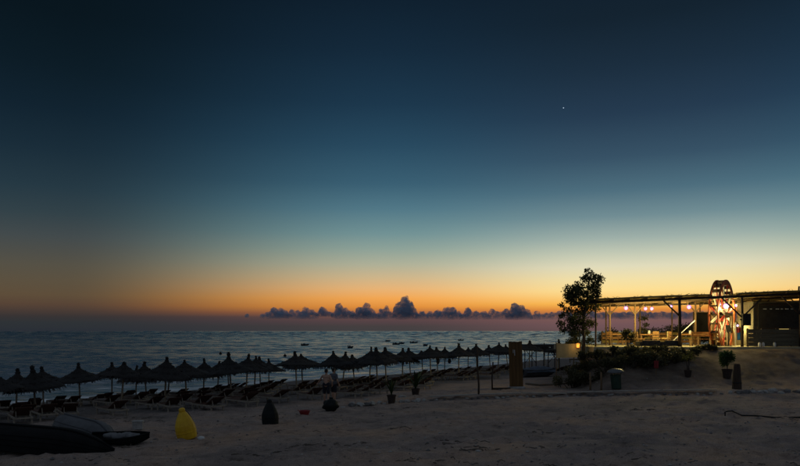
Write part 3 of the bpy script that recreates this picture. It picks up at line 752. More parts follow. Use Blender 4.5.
# ------------------------------------------------------------------ people
def capsule(b, a, c_, ra, rc, n=12):
    a = Vector(a); c_ = Vector(c_); L = max((c_-a).length, 1e-4); k = 5
    pts = []; rr = []
    d = (c_-a)/L
    for i in range(k): 
        t = math.pi/2*(1-i/(k-1)); pts.append(a-d*ra*math.sin(t)); rr.append(max(ra*math.cos(t), .0015))
    for i in range(k):
        t = math.pi/2*i/(k-1); pts.append(c_+d*rc*math.sin(t)); rr.append(max(rc*math.cos(t), .0015))
    b.tube(pts, rr, n)
def finish(b, name, m, parent, vox=.008):
    o = b.build(name, M[m], parent, None, True)
    md = o.modifiers.new('skin', 'REMESH'); md.mode = 'VOXEL'; md.voxel_size = vox; md.use_smooth_shade = True
    s_ = o.modifiers.new('smooth', 'SMOOTH'); s_.factor = .5; s_.iterations = 3; return o
def hand(b, w, d, side):
    """palm plus five bent fingers leaving wrist w in direction d"""
    w = Vector(w); d = Vector(d).normalized(); sd = d.cross(Vector((1,0,0)))
    if sd.length < .1: sd = d.cross(Vector((0,1,0)))
    sd.normalize(); nrm = sd.cross(d)
    for q in (-1, 0, 1): capsule(b, w+sd*.018*q, w+d*.085+sd*.026*q, .019, .017, 8)
    for q, l in ((-.036,.062),(-.012,.078),(.012,.074),(.036,.058)):
        a = w+d*.088+sd*q; m_ = a+d*l*.55+nrm*.008; e = m_+d*l*.4+nrm*.026
        capsule(b, a, m_, .0095, .0088, 8); capsule(b, m_, e, .0088, .0078, 8)
    a = w+d*.025-sd*.034; m_ = a+d*.035-sd*.028+nrm*.01; e = m_+d*.034-sd*.008+nrm*.012
    capsule(b, a, m_, .0115, .0105, 8); capsule(b, m_, e, .0105, .009, 8)
def person(loc, rz, label, armL, armR, shirt, lean=0):
    t = thing('person', label, 'person', loc, rz); b = MB()
    hipz, shz = .92, 1.43
    foot = {}
    for s_, fy in ((-1,.05),(1,-.10)):
        hp = (s_*.095,0,hipz); kn = (s_*.105, fy*.5-.015, .50); an = (s_*.11, fy, .085)
        capsule(b, hp, kn, .092, .062); capsule(b, (kn[0], kn[1]+.02, .40), (an[0], an[1]+.03, .2), .058, .04); capsule(b, kn, an, .056, .037)
        capsule(b, (an[0], an[1]+.03, .035), (an[0]*1.15, an[1]-.17, .03), .036, .028)
    capsule(b, (-.06,0,.95), (.06,0,.95), .125, .125); capsule(b, (0,.005,1.0), (0,0,1.18), .125, .12)
    capsule(b, (-.07,0,1.22), (.07,0,1.22), .11, .11); capsule(b, (-.09,.0,1.34), (.09,0,1.34), .105, .105)
    capsule(b, (-.15,.01,1.405), (.15,.01,1.405), .062, .062); capsule(b, (0,.01,1.43), (0,-.005,1.55), .06, .056)
    capsule(b, (0,.012,1.655), (0,-.01,1.60), .092, .074); capsule(b, (0,-.025,1.565), (0,-.03,1.56), .052, .048)
    capsule(b, (0,-.085,1.62), (0,-.105,1.595), .011, .014, 8)
    for s_ in (-1, 1):
        capsule(b, (s_*.09,.012,1.625), (s_*.093,.016,1.59), .017, .012, 8)
        capsule(b, (s_*.03,-.078,1.632), (s_*.045,-.07,1.634), .013, .011, 8)
    for s_, (elb, wr) in ((-1, armL), (1, armR)):
        sh_ = Vector((s_*.185,.01,1.40)); elb = Vector(elb); wr = Vector(wr)
        capsule(b, sh_, elb, .052, .04); capsule(b, elb, wr, .041, .027); hand(b, wr, wr-elb, s_)
    finish(b, 'body', 'skin', t)
    hb = MB(); capsule(hb, (0,.03,1.675), (0,-.005,1.68), .092, .09); capsule(hb, (0,.05,1.64), (0,.05,1.60), .07, .05)
    finish(hb, 'hair', 'hair', t)
    sb = MB(); capsule(sb, (-.06,0,.97), (.06,0,.97), .134, .134)
    for s_, fy in ((-1,.05),(1,-.10)): capsule(sb, (s_*.095,0,hipz), (s_*.108, fy*.45-.01, .56), .108, .088)
    finish(sb, 'shorts', 'shorts', t)
    if shirt:
        q = MB(); capsule(q, (-.065,0,.98), (.065,0,.98), .14, .14); capsule(q, (-.075,0,1.2), (.075,0,1.2), .127, .127); capsule(q, (-.10,0,1.34), (.10,0,1.34), .116, .116); capsule(q, (-.155,.01,1.405), (.155,.01,1.405), .071, .071)
        for s_, (elb, wr) in ((-1, armL), (1, armR)):
            sh_ = Vector((s_*.185,.01,1.40)); capsule(q, sh_, sh_.lerp(Vector(elb), .62), .066, .06)
        finish(q, 'shirt', 'shirt', t)
    return t
p1 = onground(326.3, 35.0); p2 = onground(333.6, 36.0)
person((p1.x, p1.y, gz(p1.x, p1.y)), R(172), 'bare-chested person in dark shorts reaching one arm out', ((-.30,.03,1.12),(-.26,-.16,.93)), ((.38,-.16,1.17),(.52,-.34,1.02)), False)
person((p2.x, p2.y, gz(p2.x, p2.y)), R(150), 'person in grey shirt and dark shorts standing close behind another', ((-.27,.05,1.12),(-.26,-.10,.90)), ((.27,.05,1.12),(.25,-.12,.90)), True)

# ------------------------------------------------------------------ vegetation
def leaf_cloud(clumps, n, size, seed, mesh_name, m, aspect=.55, up=.2):
    r = np.random.RandomState(seed); w = np.array([c_[3]**2 for c_ in clumps]); w = w/w.sum()
    pick = r.choice(len(clumps), n, p=w)
    C = np.array([c_[:3] for c_ in clumps])[pick]; Rr = np.array([c_[3] for c_ in clumps])[pick]
    v = r.normal(size=(n,3)); v /= np.linalg.norm(v, axis=1)[:,None]
    P = C + v*(Rr*r.rand(n)**.45)[:,None]*np.array([1,1,.85])
    d1 = r.normal(size=(n,3)); d1[:,2] += up; d1 /= np.linalg.norm(d1, axis=1)[:,None]
    d2 = np.cross(d1, r.normal(size=(n,3))); d2 /= np.linalg.norm(d2, axis=1)[:,None]
    L = size*r.uniform(.6, 1.4, n)[:,None]; W = L*aspect*.5
    q = np.stack([P, P+d1*L*.5+d2*W, P+d1*L, P+d1*L*.5-d2*W], 1).reshape(-1, 3)
    me_ = bpy.data.meshes.new(mesh_name); me_.from_pydata(q.tolist(), [], np.arange(n*4).reshape(n,4).tolist()); me_.materials.append(m)
    return me_
# the shore tree
td = 43.5; tb = Vector(((583-400)/F*td, td, gz((583-400)/F*td, td)))
tree = thing('shore_tree', 'slender dark tree with open crown beside the pergola end', 'tree', tb)
def rel(px, py, dy=0): q = at(px, py, td)-tb; q.y += dy; return q
tk = MB(); top = rel(589, 274)
trunk_pts = [Vector((0,0,-.2)), rel(584,338), rel(583,322), rel(586,306), rel(588,292), rel(590,276)]
tk.tube(trunk_pts, [.12,.10,.085,.065,.045,.015], 9)
clumps = []
br = [((584,335),(571,326)),((583,326),(568,314)),((584,318),(597,308)),((585,310),(571,299)),((586,306),(570,291)),((587,300),(598,291)),((588,294),(577,286)),((588,290),(598,281)),((589,284),(584,275)),((583,330),(594,325)),((583,324),(572,320)),((589,280),(596,276))]
for (a, c_) in br:
    dy = rnd.uniform(-.6, .6); A = rel(*a); C_ = rel(*c_, dy); mid = (A+C_)/2+Vector((0,0,.12))
    tk.tube([A, mid, C_], [.035,.024,.010], 6)
tk.build('trunk', M['bark'], tree, None, True)
for (x, y, r) in ((571,328,.32),(569,320,.34),(575,322,.42),(567,311,.30),(572,298,.40),(567,291,.34),(575,293,.42),(581,287,.38),(578,301,.38),(585,296,.36),(592,287,.40),(597,280,.34),(592,276,.32),(586,279,.30),(590,270.5,.20),(597,291,.30),(594,299,.30),(597,307,.30),(588,309,.36),(580,313,.38),(584,323,.42),(594,324,.26),(577,333,.34),(588,332,.30),(572,335,.24),(598,286,.22),(565,297,.2),(562,324,.22),(564,330,.24),(570,341,.26),(580,342,.28),(590,341,.26),(561,316,.18),(563,305,.16),(600,295,.18),(601,277,.13),(583,304,.30)):
    dy = rnd.uniform(-.7, .7); q = rel(x, y, dy); clumps.append((q.x, q.y, q.z, r))
clumps = [(a_, b_, c_, r_*1.22) for a_, b_, c_, r_ in clumps]
link('crown', leaf_cloud(clumps, 9500, .13, 3, 'crown', M['leaf']), tree)

def shrub(px, py, d, w, h, label, m='leaf_dark', n=900, size=.13, seed=0, group=None, name='shrub', zoff=0):
    x = (px-400)/F*d; z = gz(x, d); t = thing(name, label, 'shrub', (x, d, z+zoff), 0, group); rc = random.Random(seed+int(px))
    cl = []; st_ = MB()
    for k in range(9):
        q = Vector((rc.uniform(-.5,.5)*w, rc.uniform(-.4,.4)*w*.7, rc.uniform(.25,.82)*h)); cl.append((q.x, q.y, q.z, rc.uniform(.2,.34)*min(w, h*1.4)))
        st_.tube([(q.x*.2, q.y*.2, -.1), (q.x*.6, q.y*.6, q.z*.55), q], [.025,.018,.008], 5)
    st_.build('stems', M['bark'], t)
    link('foliage', leaf_cloud(cl, n, size, seed+3, 'foliage', M[m]), t); return t
SHR = [(572,362,40.2,1.8,.8,'dark low shrub at the seaward foot of the terrace bank'),(584,362,41.2,2.0,.9,'dark shrub on the bank right under the shore tree'),(598,360,40.8,2.0,.62,'dark shrub on the bank below the end post'),
 (614,358,40.6,2.2,.60,'dark shrub high on the bank above the litter bin'),(632,356,40.6,2.2,.60,'dark shrub high on the bank below the narrow upright shrub'),(650,360,40.6,2.0,.58,'dark low shrub high on the bank below the seaward daybed'),(668,358,40.6,2.0,.58,'dark shrub high on the bank next to the big front post'),(686,356,40.8,1.5,.4,'small dark shrub on the bank behind the straggly potted plant'),(705,354,42.0,1.2,.32,'flat dry shrub on the bank below the bench'),
 (588,370,39.4,2.0,.8,'dark spreading shrub between the canvas screen and the stakes'),(606,368,39.2,2.1,.85,'dark spreading shrub just behind the litter bin'),(626,368,39.0,2.1,.9,'dark spreading shrub between litter bin and red towel stake'),(645,368,39.0,2.0,.85,'dark spreading shrub touching the red towel stake'),(664,368,39.4,1.9,.8,'dark spreading shrub between towel stake and straggly pot'),(680,366,39.8,1.4,.6,'low dark shrub touching the straggly potted plant')]
for i, a in enumerate(SHR): shrub(*a, n=1500, seed=i*7+1, group='shrubs on the terrace bank')
shrub(629, 340, 43.2, .7, 1.5, 'upright narrow shrub standing at the pergola edge', seed=40, n=600)
shrub(641, 340, 52, .9, 2.55, 'sparse feathery bush with see-through crown inside the pergola', 'leaf', n=420, size=.13, seed=50)

# ------------------------------------------------------------------ terrace and pergola
def X_(px, d): return (px-400)/F*d
fl = MB(); fz = TZ+.06
tf = thing('terrace_floor', 'pale lit terrace floor slab under the pergola', 'terrace', (20.5, 48.3, TZ))
MB().box((1.6,-.25,-.08), (20.4,11.1,.40)).build('slab', M['floor'], tf)
FZ = TZ+.12
DF, DB = 43.4, 51.5            # front and back rows of posts
pg = thing('pergola', 'long log pergola with reed roof and hanging lamps', 'pergola', (16, DF, FZ))
def W(p): return Vector(p)-Vector((16, DF, FZ))
def logm(name, pts, r, m='wood_dark', parent=None, n=8):
    return MB().tube([W(p) for p in pts], r, n).build(name, M[m], parent or pg, None, True)
def rz_front(px): return CZ-(np.interp(px, [590,680,742,800,840], [303.6,300.0,297.6,295.0,293.4])-331)/F*DF
fposts = [(595.5,.055),(679.5,.10),(742,.085),(800.5,.09)]
for px, r in fposts:
    x = X_(px, DF); zt = float(rz_front(px))
    logm('post', [(x, DF, FZ-.3), (x+.02, DF, FZ+1.5), (x, DF, zt+.02)], [r*1.1, r, r*.9], 'wood_dark' if r > .06 else 'wood')
DM = 47.2
bposts = [609.8, 635, 695.5, 717, 760, 800]
def zroof(x, y):
    px = 400+x*F/DF; zf = float(rz_front(px))+.15; zb = CZ+25.0/F*DB+(px-600)/200*.30
    return zf+(zb-zf)*(y-DF)/(DB-DF)
for px in bposts:
    x = X_(px, DM); zt = zroof(x, DM)-.10
    logm('post', [(x, DM, FZ-.2), (x, DM, zt)], [.075,.06], 'wood')
    for s_ in (-1, 1): logm('brace', [(x, DM, zt-.75), (x+s_*.62, DM, zt-.04)], [.045,.04], 'wood')
for px in (606, 640, 672, 700, 735, 770, 806):
    x = X_(px, DB); logm('post', [(x, DB, FZ-.2), (x, DB, zroof(x, DB)-.08)], [.06,.05], 'wood')
# front beam, brace pairs, rafters
logm('front_beam', [(X_(px, DF), DF, float(rz_front(px))+.07) for px in (588,620,650,680)], [.08,.085,.08,.085])
logm('front_beam', [(X_(px, DF), DF+.02, float(rz_front(px))+.08) for px in (676,710,742,775,808,850)], [.085,.09,.085,.08,.08,.08])
for yb, sets in ((DM, ((602,712),(730,850))), (DB, ((600,712),(730,850)))):
    for a_, b_ in sets:
        xs = [X_(a_, yb)+(X_(b_, yb)-X_(a_, yb))*k/4 for k in range(5)]
        logm('cross_beam', [(x, yb, zroof(x, yb)-.06) for x in xs], .07, 'wood')
for px, s_ in ((679.5,-1),(742,-1),(742,1),(800.5,-1)):
    x = X_(px, DF); zt = float(rz_front(px)); ln = 1.25 if px > 700 else 1.0
    logm('brace', [(x+s_*.05, DF, zt-ln*.95), (x+s_*ln, DF, zt-.03)], [.055,.05])
for px in (596,612,628,645,662,679,695,709,737,752,768,784,800,816,832):
    xa = X_(px, DF); ya = DF-.42+rnd.uniform(-.12,.12)
    logm('rafter', [(xa-.03, ya, zroof(xa, ya)+.03), (xa+.5, DB+.5, zroof(xa+.5, DB+.5)+.03)], [.05,.045], 'wood')
# reed roofing: bundles of reed laid across the rafters, each with its own thickness
def reed_panel(px0, px1):
    b = MB(); y = DF-.25
    while y < DB+.5:
        t = (y-DF)/(DB-DF); w = rnd.uniform(.09, .17)
        xa = X_(px0, DF)+t*.6+rnd.uniform(-.2,.2); xb = X_(px1, DF)+t*.6+rnd.uniform(-.2,.2)
        def zz(x): return zroof(x, y)+.10+rnd.uniform(-.015,.015)
        n_ = 6; pts = [(lambda x: (x, y, zz(x)))(xa+(xb-xa)*k/n_) for k in range(n_+1)]
        b.tube([W(p_) for p_ in pts], w*.42, 6); y += w*rnd.uniform(.82, 1.12)
    return b.build('reed_roof', M['reed'], pg)
reed_panel(594, 707); reed_panel(739, 850)
# straw ends sticking up along the eave
sb = MB()
for _ in range(70):
    px = rnd.uniform(592, 806)
    if 706 < px < 739: continue
    x = X_(px, DF); z = float(rz_front(px))+.3
    sb.tube([W((x, DF-.2, z)), W((x+rnd.uniform(-.25,.25), DF-.3+rnd.uniform(-.1,.1), z+rnd.uniform(.0,.10)))], [.015,.006], 4)
tag(sb.build('eave_straw', M['reed'], pg), kind='stuff')
logm('corner_stub', [(X_(797.5, DF), DF-.1, float(rz_front(798))), (X_(798.2, DF), DF-.1, float(rz_front(798))+.55)], [.06,.05])

# lamps hung from the roof
def lamp(px, py, d, r, power, label, big=False, col=(1.0,.82,.30)):
    p = at(px, py, d); t = thing('hanging_lamp', label, 'lamp', p, 0, 'lamps under the pergola')
    r *= 1.06
    MB().ico((0,0,0), r, 3).build('halo', M['halo'], t, None, True)
    MB().ico((0,0,0), r*(.64 if big else .42), 2).build('bulb', M['bulb'], t, None, True)
    MB().lathe([(.035,r*.9),(.045,r+.02),(.03,r+.12),(.01,r+.14)], 8).build('socket', M['cable'], t)
    MB().tube([(0,0,r+.13),(0,0,r+.32)], .008, 5).build('flex', M['cable'], t)
    L = bpy.data.lights.new('lamp_light', 'POINT'); L.energy = power*5.2; L.color = col; L.shadow_soft_size = .04
    lo = bpy.data.objects.new('lamp_light', L); COL.objects.link(lo); lo.parent = t; lo.location = (0,0,-r-.05)
    return t
LAMPS = [(626,308,45.2,.12,30,'lilac-white globe lamp nearest the shore tree',False),(645.5,308.6,45.6,.105,24,'lilac-white globe lamp, seaward one of a close pair',False),(651.8,308.6,45.2,.105,24,'lilac-white globe lamp, inner one of a close pair',False),
 (671,306.3,45.0,.095,28,'small lilac-white globe lamp beside the big front post',False),(689,307,45.2,.13,40,'lilac-white globe lamp between the big post and the screen',False),
 (719.6,304.6,47.6,.12,18,'lilac-white globe lamp on the seaward side of the wheel floodlight',False),(726,306,44.4,.165,22,'big white floodlight lamp with globe in front of the wheel',True),(736.2,305.2,47.3,.12,24,'lilac-white globe lamp between wheel floodlight and brace post',False)]
for a in LAMPS: lamp(*a)
lamp(737.6, 325.4, 46.0, .075, 30, 'small low lilac-halo lamp above the red and blue towels', False)
wire = MB().tube([at(px, py, 45.3) for px, py in ((600,305.5),(626,305.9),(645,306.6),(652,306.5),(671,304.3),(689,304.9),(712,303.5))], .008, 5).build('lamp_cable', M['cable'])
tag(wire, 'thin black cable running between the hanging lamps', 'cable')

# ------------------------------------------------------------------ the big wheel
wd = 46.2; wc = at(722, 315.2, wd); WR = 2.36
wa = math.atan2(wc.x, wc.y)+R(13)               # direction of the wheel's plane
whl = thing('wooden_wheel', 'big orange-red wooden water wheel with striped spokes rising through the roof', 'wheel', (wc.x, wc.y, wc.z))
whl.rotation_euler = (0, 0, math.pi/2-wa)          # local x runs along the wheel plane, y is the axle
def ringm(r0, r1, y0, y1, n=48):
    b = MB(); vs_ = []; fs = []
    for k in range(n):
        a = 2*math.pi*k/n
        for (r, y) in ((r0,y0),(r1,y0),(r1,y1),(r0,y1)): vs_.append((r*math.cos(a), y, r*math.sin(a)))
    for k in range(n):
        for j in range(4): fs.append((k*4+j, k*4+(j+1)%4, ((k+1)%n)*4+(j+1)%4, ((k+1)%n)*4+j))
    return b.add(vs_, fs)
for y0 in (-.30, .24): ringm(WR-.30, WR, y0, y0+.06).build('rim', M['rim'], whl)
for k in range(24):
    a = 2*math.pi*k/24; Mx = Matrix.Rotation(-a, 3, 'Y')
    MB().box(Mx @ Vector((WR-.16,0,0)), (.26,.47,.035), Mx).build('paddle', M['wood_dark'], whl)
for k in range(12):
    a = 2*math.pi*(k+.5)/12; Mx = Matrix.Rotation(-a, 3, 'Y')
    for y0 in (-.25, .25):
        MB().box(Mx @ Vector((WR*.5-.05,0,0))+Vector((0,y0*.86,0)), (WR-.42,.045,.17), Mx).build('spoke', M['spoke_white' if (k+(y0 > 0)) % 2 else 'spoke_red'], whl)
MB().tube([(0,-.62,0),(0,-.3,0),(0,.3,0),(0,.62,0)], [.10,.2,.2,.10], 14).build('hub', M['wood_dark'], whl, None, True)
for y0 in (-.56, .56):
    MB().bar((-.75,y0,-wc.z+FZ), (0,y0,.05), .12, .12).build('trestle_leg', M['wood'], whl); MB().bar((.75,y0,-wc.z+FZ), (0,y0*1.12,.05), .12, .12).build('trestle_leg', M['wood'], whl)

# ------------------------------------------------------------------ furniture and things under the pergola
def table(px, d, label, w=1.3, dd=.75):
    x = X_(px, d); t = thing('table', label, 'table', (x, d, FZ), rnd.uniform(-.2,.2))
    MB().box((0,0,.74), (w,dd,.05)).build('table_top', M['plank'], t)
    for sx in (-1,1):
        for sy in (-1,1): MB().box((sx*(w/2-.08), sy*(dd/2-.08), .357), (.07,.07,.714)).build('leg', M['wood'], t)
    return t
def bench(px, d, label, w=1.7, rz=0, back=True):
    x = X_(px, d); t = thing('bench', label, 'bench', (x, d, FZ), rz)
    for k in range(3): MB().box((0,-.15+.15*k,.45), (w,.13,.04)).build('seat_slat', M['plank'], t)
    for sx in (-1,1):
        MB().box((sx*(w/2-.1),0,.215), (.07,.42,.43)).build('leg', M['wood'], t)
        if back: MB().box((sx*(w/2-.1),.22,.55), (.06,.06,.8)).build('back_post', M['wood'], t)
    if back:
        for z in (.68,.86): MB().box((0,.27,z), (w,.035,.12)).build('back_slat', M['plank'], t)
    return t
def chair(px, d, rz, label, cloth=None):
    x = X_(px, d); t = thing('chair', label, 'chair', (x, d, FZ), rz)
    MB().box((0,0,.45), (.45,.45,.04)).build('seat', M['plank'], t)
    for sx in (-1,1):
        MB().box((sx*.19,-.19,.215), (.045,.045,.43)).build('leg', M['wood'], t); MB().bar((sx*.19,.19,0), (sx*.19,.27,.95), .045, .045).build('leg', M['wood'], t)
    for z in (.62,.78,.90): MB().box((0,.21+.08*z,z), (.36,.025,.09)).build('back_slat', M['plank'], t)
    if cloth:
        c_ = MB().box((0,0,.50), (.42,.42,.05)).build('cushion', M[cloth], t); bevel(c_, .02)
        c_ = MB().box((0,.19,.74), (.40,.05,.42)).build('back_cushion', M[cloth], t); bevel(c_, .02)
    return t
table(616, 48, 'plank table with bare top near the end post'); table(648, 47.5, 'plank table between the two cushioned chairs')
chair(656.5, 46.5, 2.6, 'wooden chair with cream cushions facing the plank table', 'cream'); chair(666, 46.6, -2.4, 'wooden chair with cream cushions turned to the big front post', 'cream')
chair(641, 47, 1.4, 'bare wooden chair at the seaward side of the table'); chair(609, 46.6, 2.9, 'bare wooden chair by the end post table')
bench(703, 45.4, 'long plank bench with slatted back below the dark screen', 1.75, math.pi); table(688, 47, 'plank table behind the long bench')
table(705, 47.3, 'low plank table right behind the long bench back', 1.2); chair(716, 45.0, 2.0, 'bare wooden chair beside the orange wheel rim')
# white pitcher and small things on tables
for px, d, lb in ((649,47.5,'white jug on the plank table'),(690,47.0,'white jug on the table behind the bench')):
    x = X_(px, d); t = thing('jug', lb, 'jug', (x, d, FZ+.766)); MB().lathe([(.06,0),(.085,.08),(.06,.2),(.07,.25)], 12).build('body', M['white_plastic'], t, None, True)
    MB().tube([(.065,0,.2),(.12,0,.17),(.115,0,.09),(.08,0,.06)], .01, 6).build('handle', M['white_plastic'], t)
# dark screen board on legs between the wheel and the big post
x = X_(703, 49); t = thing('screen_board', 'large black screen board on two legs behind the bench', 'screen', (x, 49, FZ))
zc = CZ-(324-331)/F*49-FZ
MB().box((0,0,zc), (1.28,.06,1.62)).build('panel', M['screen_black'], t)
for z_ in (-.84,.84): MB().box((0,-.01,zc+z_), (1.40,.09,.06)).build('frame', M['wood_dark'], t)
for sx in (-1,1):
    MB().box((sx*.67,-.01,zc), (.06,.09,1.62)).build('frame', M['wood_dark'], t); MB().box((sx*.55,.07,zc*.5), (.07,.07,zc)).build('leg', M['wood'], t)
a = at(684, 330.5, 45.2); c_ = at(695, 320.5, 45.6)
tag(MB().tube([(a.x-1.05, a.y, FZ+.02), a, c_], .03, 6).build('leaning_pole', M['white_plastic']), 'pale pole leaning up beside the dark screen', 'pole')
# back counter behind the wheel, lit by the floodlight
x = X_(731, 49.3); t = thing('bar_counter', 'lit yellow plank bar counter behind the wheel', 'counter', (x, 49.3, FZ))
for k in range(7): MB().box((-.95+k*.315,0,.53), (.30,.5,1.06)).build('front_plank', M['cream'] if k % 3 else M['plank'], t)
MB().box((0,0,1.09), (2.35,.62,.05)).build('counter_top', M['plank'], t)
x = X_(731, 51.0); t = thing('back_wall', 'yellow reed back wall behind the bar counter', 'wall', (x, 51.0, FZ))
for k in range(16): MB().tube([(-1.2+k*.16,rnd.uniform(-.02,.02),0),(-1.2+k*.16,0,1.75+rnd.uniform(-.05,.05))], .075, 7).build('cane', M['reed'], t)
x = X_(728.5, 45.0); t = thing('menu_stand', 'dark menu stand on a single foot in front of the wheel', 'stand', (x, 45.0, FZ), .2)
MB().lathe([(.24,0),(.24,.03),(.04,.05)], 14).build('foot', M['panel_dark'], t); MB().tube([(0,0,.04),(0,0,1.0)], .03, 8).build('stem', M['panel_dark'], t)
MB().box((0,0,1.15), (.34,.05,.46), Matrix.Rotation(R(-12),3,'X')).build('board', M['panel_dark'], t)
x = X_(735.5, 45.2); tag(MB().tube([(x,45.2,FZ),(x,45.2,FZ+1.55)], .035, 8).build('white_upright', M['white_plastic']), 'slim white upright beside the coloured towels', 'pole')
for px, py, m, lb, hh in ((739,330,'red_cloth','red towel hanging beside the brace post',.34),(739.6,336,'blue_cloth','blue towel hanging below the red one',.5),(751.5,315.5,'green_cloth','green cloth hanging in the gap beside the booth',.34)):
    p = at(px, py, 44.6 if px < 745 else 46.5); b = MB(); n_ = 7
    vs_ = []; fs = []
    for k in range(n_):
        yy = .03*math.sin(k*1.7)
        for z in (-hh/2, hh/2):
            for th in (0,.012): vs_.append((-.16+.32*k/(n_-1), yy+th, z))
    for k in range(n_-1):
        q = k*4; fs += [(q,q+4,q+6,q+2),(q+1,q+3,q+7,q+5),(q+2,q+6,q+7,q+3),(q,q+1,q+5,q+4)]
    fs += [(0,2,3,1),((n_-1)*4,(n_-1)*4+1,(n_-1)*4+3,(n_-1)*4+2)]
    tag(b.add(vs_, fs).build('towel', M[m], None, p), lb, 'towel')
tl = MB().tube([at(736,326.8,44.63), at(742,326.5,44.2)], .012, 6).build('towel_rail', M['cable']); tag(tl, 'short dark rail carrying the red towel', 'rail')
# loudspeaker on the brace post
p = at(746.2, 319.5, 43.2); t = thing('loudspeaker', 'black loudspeaker hung on the brace post', 'loudspeaker', p, R(-12))
bevel(MB().box((0,.0,0), (.48,.36,.74), taper=.97).build('cabinet', M['panel_dark'], t), .02)
MB().tube([(0,-.185,-.14),(0,-.205,-.14)], [.19,.17], 18).build('woofer', M['cable'], t); MB().tube([(0,-.183,.2),(0,-.20,.2)], [.1,.08], 14).build('horn', M['cable'], t)
MB().box((-.27,.1,0), (.12,.06,.1)).build('bracket', M['cable'], t)
# dark loungers / sofas at the terrace edge
def daybed(px, d, w, label, rz=math.pi):
    x = X_(px, d); t = thing('daybed', label, 'daybed', (x, d, FZ), rz)
    bevel(MB().box((0,0,.13), (w,.9,.2)).build('base', M['dark_cloth'], t), .04); bevel(MB().box((0,.40,.22), (w*.98,.16,.34)).build('backrest', M['dark_cloth'], t), .05)
    for sx in (-1,1): bevel(MB().box((sx*(w/2+.07),0,.17), (.14,.9,.3)).build('armrest', M['dark_cloth'], t), .04)
    return t
daybed(649, 43.9, 1.15, 'low dark daybed with its back to the beach, seaward one'); daybed(669, 43.9, 1.0, 'low dark daybed with its back to the beach, next to the big post', math.pi+.1)
# low lit board fence along the sea side of the terrace
bays = (602, 618, 634, 650, 666, 682, 698)
x0_ = X_(602, 52.2); ft = thing('terrace_fence', 'low yellow-lit board fence along the sea side of the terrace', 'fence', (x0_, 52.2, FZ))
for q in range(len(bays)-1):
    xa, xb = X_(bays[q], 52.2)-x0_, X_(bays[q+1], 52.2)-x0_
    for k in range(3): MB().box(((xa+xb)/2, -.015*((q+k)%2), .2+k*.28+rnd.uniform(-.02,.02)), (xb-xa-.03,.03,.2)).build('board', M['plank'] if (q+k) % 3 else M['reed'], ft)
for q in bays: MB().box((X_(q,52.2)-x0_,.06,.47), (.09,.09,.98)).build('fence_post', M['wood'], ft)

# ------------------------------------------------------------------ booth
bx0, bx1 = X_(753.5, 45), X_(804, 45); bw = bx1-bx0
bt = thing('kiosk_booth', 'dark boarded kiosk booth with shuttered hatch', 'kiosk', ((bx0+bx1)/2, 45, FZ))
zt = CZ+28/F*45-FZ; zm = CZ-FZ
nb = 11
for k in range(nb): MB().box((-bw/2+bw*(k+.5)/nb,0,zt*.5), (bw/nb-.012,.06+.012*(k%2),zt)).build('wall_board', M['booth'], bt)
for sx in (-1,1): MB().box((sx*(bw/2+.035),1.0,zt*.5), (.06,2.2,zt)).build('side_wall', M['booth'], bt)
MB().box((0,1.0,zt+.04), (bw+.3,2.5,.07)).build('flat_roof', M['booth'], bt)
MB().box((0,-.075,zm+.95), (bw*.84,.05,1.45)).build('shutter', M['panel_dark'], bt)
for z_ in (zm+.18, zm+1.70): MB().box((0,-.09,z_), (bw*.88,.07,.07)).build('shutter_rail', M['wood_dark'], bt)
MB().box((0,-.22,zm-.02), (bw+.1,.36,.06)).build('counter_ledge', M['wood_dark'], bt)
sx0 = X_(783, 45)-(bx0+bx1)/2
MB().box((sx0,-.112,CZ-FZ+.14), (.62,.02,.09)).build('lit_strip', M['lit_sign'], bt)
for q, px in enumerate((764,770,776.5,781,786,791)): MB().box((X_(px,45)-(bx0+bx1)/2,-.108,CZ+22/F*45-FZ), (.14 if q % 2 else .22,.015,.055)).build('pale_sticker', M['white_plastic'], bt)
# low board fence before the booth
fx0, fx1 = X_(748, 43.7), X_(806, 43.7); t = thing('board_fence', 'low dark board fence in front of the kiosk booth', 'fence', ((fx0+fx1)/2, 43.7, FZ))
for k in range(4): MB().box((0,-.02*(k%2),.16+k*.27), (fx1-fx0,.035,.25)).build('rail_board', M['booth'], t)
for k in range(5): MB().box((-(fx1-fx0)/2+(fx1-fx0)*k/4,.07,.55), (.09,.09,1.2)).build('fence_post', M['wood_dark'], t)
for px, py, lb in ((759.5,347.5,'pale glass jar, left of three standing before the fence'),(763.2,347.6,'pale glass jar, middle of three standing before the fence'),(774.5,347.2,'pale glass jar standing apart before the fence')):
    d = 43.3; x = X_(px, d); t = thing('glass_jar', lb, 'jar', (x, d, FZ+.0), 0, 'jars before the fence')
    MB().lathe([(.07,0),(.085,.02),(.085,.2),(.055,.25),(.055,.28)], 12).build('jar_body', M['white_plastic'], t, None, True); MB().lathe([(.06,.281),(.06,.315)], 12).build('lid', M['panel_dark'], t)
# hedge behind the terrace, screening the sea
for i, (px, w, h) in enumerate(((604,2.2,1.05),(621,2.3,1.1),(638,2.3,1.0),(655,2.2,1.15),(668,1.9,1.75),(681,1.9,1.55),(694,2.0,1.75),(712,2.2,1.3),(730,2.2,1.4),(750,2.4,1.6))):
    lbs = ['nearest the shore tree','second from the shore tree','behind the plank table','behind the cushioned chairs','tall and rounded by the big post','behind the leaning pole','behind the dark screen','beyond the wheel','beyond the bar counter','beyond the booth corner']
    shrub(px, 345, 55.5, w, h+.12, 'clipped dark hedge bush '+lbs[i], n=1300, size=.15, seed=60+i, group='hedge behind the terrace', name='hedge_bush')

